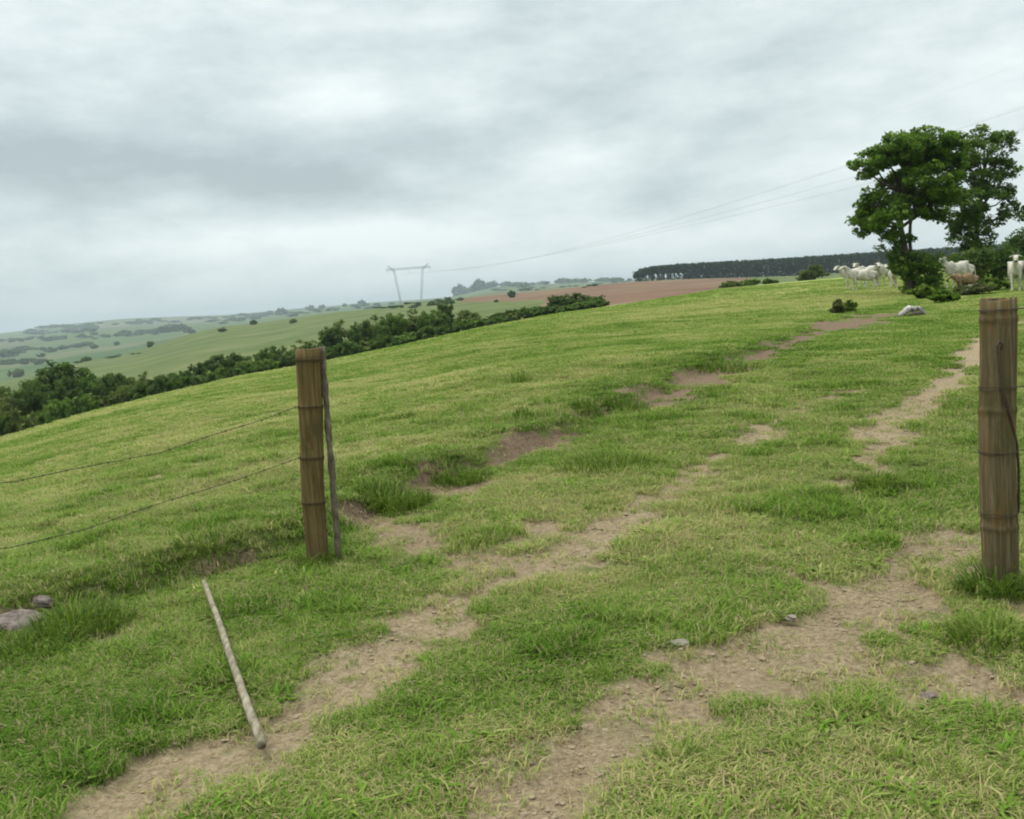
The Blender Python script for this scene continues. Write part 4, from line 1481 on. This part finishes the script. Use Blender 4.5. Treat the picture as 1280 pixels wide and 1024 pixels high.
WN = ['topmost', 'second', 'third', 'lowest']
for i, py in enumerate((387, 481, 559, 636)):
    t = 1 - (py - 373) / (726 - 373) * vis
    g = Geo()
    for k in range(2):
        g.tube(ring_pts(base_r, axR, e1R, e2R, LRp, t + k * .003, rr_ * 1.02 + .0035, tilt=.012 * (k - .4) * (1 if i % 2 else -1)), .0018, 5)
    # knot
    a = ring_pts(base_r, axR, e1R, e2R, LRp, t, rr_ + .005, 40)
    wr = link('wire_binding', g.mesh('wire_binding'), M['iron'])
    tag(wr, 'rusty wire wound round the weathered post, %s of four' % WN[i], 'wire binding', 'wire bindings on the weathered post')
    c = np.array(base_r) + axR * t * LRp
    s = Vector(c) + Vector((rr_ + .006, -.01, 0))
    e = Vector((OR.x - .07, OR.y, s.z + .02))
    mid_ = (s + e) / 2 - Vector((0, 0, .03))
    w = link('barbed_wire', wire_geo([s, mid_, e], seed=30 + i).mesh('barbed_wire'), M['iron'])
    tag(w, '%s of four barbed wires leaving the weathered post to the right' % WN[i], 'barbed wire', 'barbed wires right of the gateway')

# hanging iron hook / gate loop on the right post
g = Geo()
hook_px = [(1251, 437), (1254, 430), (1249, 427), (1246, 433), (1247, 445), (1249, 462), (1253, 482), (1258, 500), (1263, 520), (1267, 538), (1271, 555), (1273, 580), (1273.5, 610), (1273, 640)]
hp_ = []
for a, b in hook_px:
    u = (a - 1250) / 22.5
    hp_.append(at_depth(a, b, DR - rr_ * math.sqrt(max(.02, 1 - min(1, u * u))) - .012))
cr = np.array([list(p) for p in hp_])
g.tube(cr, [.0065] * 6 + [.007] * 8, 7, jit=.25)
tag(link('gate_hook', g.mesh('gate_hook'), M['iron']), 'dark bent iron hook hanging down the face of the weathered post', 'gate hook')

# rough stake beside the left post
g = Geo()
stp = [(402, 433, .02), (404.5, 460, .02), (407, 490, .02), (409, 520, .01), (411.5, 550, .01), (414, 580, 0), (416.5, 610, -.01), (419, 640, -.02), (421.5, 670, -.03), (424, 700, -.04), (425, 722, -.05)]
P = []
for a, b, dy in stp:
    P.append(list(at_depth(a, b, DL + dy)))
P = np.array(P)
d = np.linspace(0, len(P) - 1, 44); C = np.stack([np.interp(d, np.arange(len(P)), P[:, k]) for k in range(3)], 1)
C += rng.normal(size=C.shape) * .0018
rad = np.interp(np.linspace(0, 1, 44), [0, .5, 1], [.020, .021, .021]) * (1 + .22 * np.sin(np.linspace(0, 40, 44)) ** 3 + .15 * (rng.random(44) - .5))
g.tube(C, rad, 9, jit=.18)
stake = link('wooden_stake', g.mesh('wooden_stake'), M['stake'])
tag(stake, 'thin knobbly grey stake leaning beside the tan bamboo post', 'stake')
# wire loop that holds it
g = Geo()
c0 = np.array(base_l) + axL * (1 - .03) * LLp
cs = np.array(at_depth(404, 448, DL + .02))
loop = []
for a in np.linspace(0, 2 * np.pi, 50):
    x_ = math.cos(a); y_ = math.sin(a)
    cen = c0 if x_ < 0 else cs
    r_ = rl * 1.08 + .004 if x_ < 0 else .026
    ctr = c0 * (1 - sstep(-1, 1, np.array(x_))) + cs * sstep(-1, 1, np.array(x_))
    rad_ = (rl * 1.12 + .004) * (1 - float(sstep(-.2, 1, np.array(x_)))) + .028 * float(sstep(-.2, 1, np.array(x_)))
    loop.append(np.array([ctr[0] + rad_ * x_, ctr[1] + rad_ * y_ * 1.15, c0[2]]))
g.tube(loop, .0022, 5)
tag(link('wire_loop', g.mesh('wire_loop'), M['iron']), 'thin wire loop tying the grey stake to the tan post top', 'wire loop')

# grey pole lying across the verge
g = Geo()
pp = [hit(257, 745), hit(276, 795), hit(290, 838), hit(308, 888), hit(328, 942)]
lift = [.085, .075, .06, .05, .035]
C = np.array([list(p + Vector((0, 0, l))) for p, l in zip(pp, lift)])
d = np.linspace(0, 4, 30)
C = np.stack([np.interp(d, np.arange(5), C[:, k]) for k in range(3)], 1)
for it in range(4): C[1:-1] = (C[:-2] + C[1:-1] * 2 + C[2:]) / 4
C += rng.normal(size=C.shape) * .0008
g.tube(C, np.linspace(.0150, .0185, 30), 12, jit=.03)
tag(link('wooden_pole', g.mesh('wooden_pole'), M['pole']), 'silvery grey pole lying across the grass verge at lower left', 'pole')


# ------------------------------------------------------------------ stones, clod, log
def lump(name, loc, size, seed, mat, label, cat, rot=0.0, amp=.45, group=None, sub=4):
    import bmesh
    bm = bmesh.new(); bmesh.ops.create_icosphere(bm, subdivisions=sub, radius=1.0)
    me = bpy.data.meshes.new(name); bm.to_mesh(me); bm.free()
    n = len(me.vertices); co = np.empty(n * 3, np.float32); me.vertices.foreach_get('co', co); co = co.reshape(-1, 3)
    f = fbm(co[:, 0] * 1.3 + co[:, 2] * 2 + seed, co[:, 1] * 1.3 - co[:, 2] + seed * 2, seed, 5)
    f2 = fbm(co[:, 0] * 5 + co[:, 2] * 4 + seed, co[:, 1] * 5 - co[:, 2] * 3, seed + 5, 3)
    co = co * (1 + amp * (f - .5) * 2 + amp * .35 * (f2 - .5))[:, None]
    co = co * np.array(size)
    me.vertices.foreach_set('co', co.ravel().astype(np.float32)); me.update()
    me.polygons.foreach_set('use_smooth', np.ones(len(me.polygons), bool))
    o = link(name, me, mat); o.location = loc; o.rotation_euler = (0, 0, rot)
    tag(o, label, cat, group)
    return o


p = hit(24, 780)
lump('earth_clod', p + Vector((0, 0, -.005)), (.15, .10, .075), 5, M['rock'], 'purplish grey clod of earth on the bank at the left edge', 'clod of earth')
p = hit(52, 752)
lump('earth_clod', p + Vector((0, 0, 0)), (.07, .05, .04), 6, M['rock'], 'smaller grey clod just right of the purplish clod', 'clod of earth')
p = hit(850, 806)
lump('stone', p + Vector((0, 0, .006)), (.045, .030, .020), 7, M['stone'], 'pale flat stone at the upper edge of the right wheel rut', 'stone')
p = hit(989, 775)
lump('stone', p + Vector((0, 0, .01)), (.025, .02, .014), 8, M['stone'], 'small pale pebble in the middle of the right rut', 'stone')
p = hit(1160, 875)
lump('stone', p + Vector((0, 0, .012)), (.03, .022, .018), 9, M['rock'], 'small dark stone in the side branch of the right rut', 'stone')

# bleached fallen log / stump piece beside the big tree: forked
b = hit(1140, 395)
k = b.y / F
lg = empty('fallen_log', b)
g = Geo()
g.tube([(-15 * k, 0, .02), (-10 * k, .02, 5 * k), (-3 * k, 0, 9 * k), (4 * k, .05, 8 * k)], [3.2 * k, 4.2 * k, 4.5 * k, 3.6 * k], 10, jit=.4)
g.tube([(2 * k, .05, 7 * k), (9 * k, .1, 9 * k), (14 * k, 0, 6 * k), (16 * k, -.05, 1 * k)], [3.2 * k, 3.0 * k, 2.4 * k, 1.6 * k], 9, jit=.4)
link('bleached_wood', g.mesh('bleached_wood'), M['log'], lg)
g = Geo()
g.tube([(-6 * k, -.1, 1 * k), (2 * k, -.12, 2.2 * k), (12 * k, -.05, 2 * k)], [2.2 * k, 2.6 * k, 2 * k], 8, jit=.4)  # dark tube standing in for the shaded gap under the pale wood
link('dark_gap', g.mesh('dark_gap'), M['bark'], lg)
tag(lg, 'bleached forked piece of dead wood on the grass before the big tree', 'log')


# ------------------------------------------------------------------ tussocks and weeds close by
def tussock(name, px, py, n, rad, hmin, hmax, wid, seed, label, lo=.0, cat='grass tuft', bend=1.0, tone=(.0, .5), dead=.09):
    p = hit(px, py)
    g = np.random.default_rng(seed)
    V = []; Q = []; T = []; S = []
    c = 0
    for k in range(n):
        rr = rad * math.sqrt(g.random()); a = g.random() * 6.283
        bx, by = rr * math.cos(a), rr * math.sin(a)
        bz = H(p.x + bx, p.y + by) - p.z - .01
        h = (hmin + (hmax - hmin) * g.random()) * (1.15 - .6 * (rr / rad) ** 2)
        fa = a + g.normal() * .9
        L = h * bend * (.3 + g.random())
        dx, dy = math.cos(fa), math.sin(fa)
        w = wid * (.6 + .8 * g.random()); sx, sy = -dy * w / 2, dx * w / 2
        pts = [(0, 0), (.22, .5), (.6, .85), (1.0, .82 if g.random() < .5 else 1.0)]
        for (l, z) in pts[:-1]:
            q = 1 - .3 * l
            V += [(bx + dx * L * l - sx * q, by + dy * L * l - sy * q, bz + h * z), (bx + dx * L * l + sx * q, by + dy * L * l + sy * q, bz + h * z)]
        V.append((bx + dx * L, by + dy * L, bz + h * pts[-1][1]))
        Q += [(c, c + 1, c + 3, c + 2), (c + 2, c + 3, c + 5, c + 4)]; T.append((c + 4, c + 5, c + 6)); c += 7
        S += [tone[0] + (tone[1] - tone[0]) * g.random() if g.random() > dead else 1.0] * 7
    me = mesh_np(name, np.array(V), [np.array(Q), np.array(T)]); attr(me, 'shade', S)
    o = link(name, me, M['leaf_w']); o.location = p
    tag(o, label, cat)
    return o


tussock('grass_tussock', 492, 634, 900, .32, .06, .19, .007, 41, 'big dark green grass tussock on the bank right of the tan post', tone=(.0, 1.0))
tussock('grass_tussock', 1098, 612, 420, .17, .08, .18, .008, 42, 'lone bright grass tuft on the track below the pale footpath', tone=(.3, 1))
tussock('grass_tussock', 760, 582, 700, .50, .05, .15, .009, 43, 'wide dark green grass patch near the middle, above the left rut end', tone=(.2, 1))
tussock('grass_tussock', 100, 786, 700, .30, .05, .17, .007, 44, 'lush dark tussock right of the purplish clod on the bank', tone=(.0, .8))
tussock('grass_tussock', 45, 815, 450, .26, .04, .13, .007, 45, 'dark tussock just below the purplish clod at the left edge', tone=(.0, .7))
tussock('grass_tussock', 398, 706, 200, .15, .05, .13, .006, 46, 'grass tuft round the foot of the tan post', tone=(.1, .9))
tussock('grass_tussock', 1240, 740, 380, .17, .05, .15, .007, 47, 'dark grass tuft round the foot of the weathered post', tone=(.0, .6))
tussock('grass_tussock', 575, 600, 500, .30, .05, .13, .008, 48, 'dark ragged grass fringe overhanging the bank scar', tone=(.0, .6), dead=.2)
tussock('grass_tussock', 780, 512, 420, .40, .05, .15, .010, 49, 'dark grass clump on the bank between two soil scars', tone=(.0, .7), dead=.15)
tussock('grass_tussock', 735, 515, 260, .22, .05, .16, .010, 50, 'small dark grass clump left of the bank scars gap', tone=(.0, .6), dead=.15)
tussock('grass_tussock', 910, 462, 350, .6, .05, .18, .014, 51, 'dark grass clump above the third soil scar of the bank', tone=(.0, .7), dead=.15)
tussock('grass_tussock', 262, 688, 330, .24, .04, .12, .007, 52, 'dark ragged tussock on the bank left of the tan post', tone=(.0, .7), dead=.1)
tussock('weed', 652, 522, 70, .10, .06, .18, .012, 53, 'small dark weed standing in the pasture above the bank', cat='weed', tone=(.0, .5), bend=.5)
tussock('weed', 648, 480, 90, .20, .08, .30, .012, 54, 'thin upright weed further out in the pasture', cat='weed', tone=(.1, .8), bend=.8)
tussock('weed', 508, 524, 70, .14, .06, .14, .012, 55, 'small dark weed in the pasture right of the tan post', cat='weed', tone=(.0, .5))
tussock('weed', 1235, 800, 260, .2, .05, .12, .009, 56, 'broad-bladed green weed below the weathered post', cat='weed', tone=(.3, 1))

# ------------------------------------------------------------------ air
def haze_box():
    x0, x1, y0, y1, z0, z1 = -15000, 15000, -15000, 15000, -200, 210
    V = [(x, y, z) for x in (x0, x1) for y in (y0, y1) for z in (z0, z1)]
    Fc = np.array([(0, 1, 3, 2), (4, 6, 7, 5), (0, 4, 5, 1), (2, 3, 7, 6), (0, 2, 6, 4), (1, 5, 7, 3)])
    me = mesh_np('haze', np.array(V, float), Fc)
    m = bpy.data.materials.new('haze'); m.use_nodes = True; nt = m.node_tree; nt.nodes.clear()
    out = nt.nodes.new('ShaderNodeOutputMaterial'); pv = nt.nodes.new('ShaderNodeVolumePrincipled')
    pv.inputs['Color'].default_value = (.63, .72, .77, 1); pv.inputs['Density'].default_value = HAZE; pv.inputs['Anisotropy'].default_value = .2
    nt.links.new(pv.outputs[0], out.inputs['Volume'])
    o = link('haze', me, m); o['kind'] = 'stuff'; o['label'] = 'thin bluish haze over the distant hills'; o['category'] = 'haze'


HAZE = 1.25e-4
haze_box()

# ------------------------------------------------------------------ sky and light
SUN_EL, SUN_AZ = 58, -60     # degrees; azimuth from +y, negative to the left
w = bpy.data.worlds.new('World'); sc.world = w; w.use_nodes = True
nt = w.node_tree; nt.nodes.clear()
out = nt.nodes.new('ShaderNodeOutputWorld'); bg = nt.nodes.new('ShaderNodeBackground'); bg.inputs['Strength'].default_value = .10
sky = nt.nodes.new('ShaderNodeTexSky'); sky.sky_type = 'NISHITA'; sky.sun_disc = False
sky.sun_elevation = R(SUN_EL); sky.sun_rotation = R(SUN_AZ)
tc = nt.nodes.new('ShaderNodeTexCoord').outputs['Generated']
sx = nt.nodes.new('ShaderNodeSeparateXYZ'); nt.links.new(tc, sx.inputs[0])
zc = mth(nt, 'ADD', mth(nt, 'MAXIMUM', sx.outputs[2], 0.0), .34)
cu = mth(nt, 'DIVIDE', sx.outputs[0], zc); cv = mth(nt, 'DIVIDE', sx.outputs[1], zc)
cb = nt.nodes.new('ShaderNodeVectorMath'); cb.operation = 'MULTIPLY_ADD'; nt.links.new(tc, cb.inputs[0])
cb.inputs[1].default_value = (2.5, 2.5, 7.0); cb.inputs[2].default_value = (3.1, 1.7, 3.7)
n1 = noise(nt, 1.35, 10, .60, cb.outputs[0]); n2 = noise(nt, .33, 5, .5, cb.outputs[0])
# cloud masses, placed by direction; edges broken up by the noise
warp = nt.nodes.new('ShaderNodeTexNoise'); nt.links.new(cb.outputs[0], warp.inputs['Vector']); warp.inputs['Scale'].default_value = .8; warp.inputs['Detail'].default_value = 5
n3 = noise(nt, 5.0, 8, .62, cb.outputs[0])
dens = mth(nt, 'ADD', mth(nt, 'ADD', mth(nt, 'MULTIPLY', n1, .66), mth(nt, 'MULTIPLY', n2, .14)), mth(nt, 'MULTIPLY', n3, .20))


def blob(px, py, wx, wy, amt):
    """soft ellipse round the direction seen at px,py (size in photo pixels)"""
    global dens
    v = ray(px, py)
    az0 = math.atan2(v.x, v.y); el0 = math.asin(v.z)
    azn = mth(nt, 'ARCTAN2', sx.outputs[0], sx.outputs[1])
    eln = mth(nt, 'ARCSINE', sx.outputs[2])
    wn = mth(nt, 'MULTIPLY', mth(nt, 'SUBTRACT', warp.outputs['Fac'], .5), 2.4)
    a = mth(nt, 'DIVIDE', mth(nt, 'SUBTRACT', azn, az0), wx / F)
    e0 = mth(nt, 'SUBTRACT', mth(nt, 'SUBTRACT', eln, el0), mth(nt, 'MULTIPLY', mth(nt, 'SUBTRACT', azn, az0), 0.0))
    e = mth(nt, 'DIVIDE', e0, wy / F)
    d2 = mth(nt, 'ADD', mth(nt, 'ADD', mth(nt, 'MULTIPLY', a, a), mth(nt, 'MULTIPLY', e, e)), wn)
    s = mth(nt, 'EXPONENT', mth(nt, 'MULTIPLY', d2, -1.0))
    dens = mth(nt, 'ADD', dens, mth(nt, 'MULTIPLY', s, amt))


blob(150, 215, 330, 48, .09)
blob(420, 225, 150, 36, .08)
blob(60, 190, 160, 30, .02)
blob(870, 150, 170, 30, .07)
blob(620, 60, 420, 40, .05)
blob(1120, 70, 200, 50, .05)
blob(730, 195, 120, 30, -.10)
blob(1000, 210, 140, 30, -.09)
blob(400, 300, 400, 26, -.10)
blob(560, 345, 420, 30, -.07)
blob(900, 290, 260, 26, -.06)
blob(100, 350, 300, 40, .05)
blob(250, 110, 300, 40, -.03)
cl = ramp(nt, dens, [(.36, (7.1, 7.6, 7.5)), (.45, (6.0, 6.6, 6.55)), (.52, (5.1, 5.75, 5.75)), (.59, (4.2, 4.85, 4.95)), (.68, (3.3, 3.9, 4.0))])
elg = nt.nodes.new('ShaderNodeMapRange'); nt.links.new(sx.outputs[2], elg.inputs[0]); elg.inputs[1].default_value = .42; elg.inputs[2].default_value = 1.0; elg.inputs[3].default_value = 1.0; elg.inputs[4].default_value = 3.8
clb = nt.nodes.new('ShaderNodeVectorMath'); clb.operation = 'SCALE'; nt.links.new(cl, clb.inputs[0]); nt.links.new(elg.outputs[0], clb.inputs['Scale'])
col = mixc(nt, .93, sky.outputs[0], clb.outputs[0])
nt.links.new(col, bg.inputs['Color']); nt.links.new(bg.outputs[0], out.inputs['Surface'])

sd = bpy.data.lights.new('sun', 'SUN'); sd.energy = 1.5; sd.angle = R(14); sd.color = (1.0, .965, .90)
so = bpy.data.objects.new('sun', sd); COL.objects.link(so)
dirv = Vector((math.sin(R(SUN_AZ)) * math.cos(R(SUN_EL)), math.cos(R(SUN_AZ)) * math.cos(R(SUN_EL)), math.sin(R(SUN_EL))))
so.rotation_euler = (-dirv).to_track_quat('-Z', 'Y').to_euler()

# unused prototypes must not stay in the scene
for kd, t in PT.items():
    if kd not in used_proto:
        for ch in list(t.children): bpy.data.objects.remove(ch)
        bpy.data.objects.remove(t)

sc.view_settings.view_transform = 'Standard'
sc.view_settings.look = 'None'
sc.view_settings.exposure = 0.5
sc.view_settings.gamma = 1
sc.view_settings.use_curve_mapping = False
sc.cycles.filter_width = 2.0
sc.cycles.max_bounces = 6
sc.cycles.volume_bounces = 0
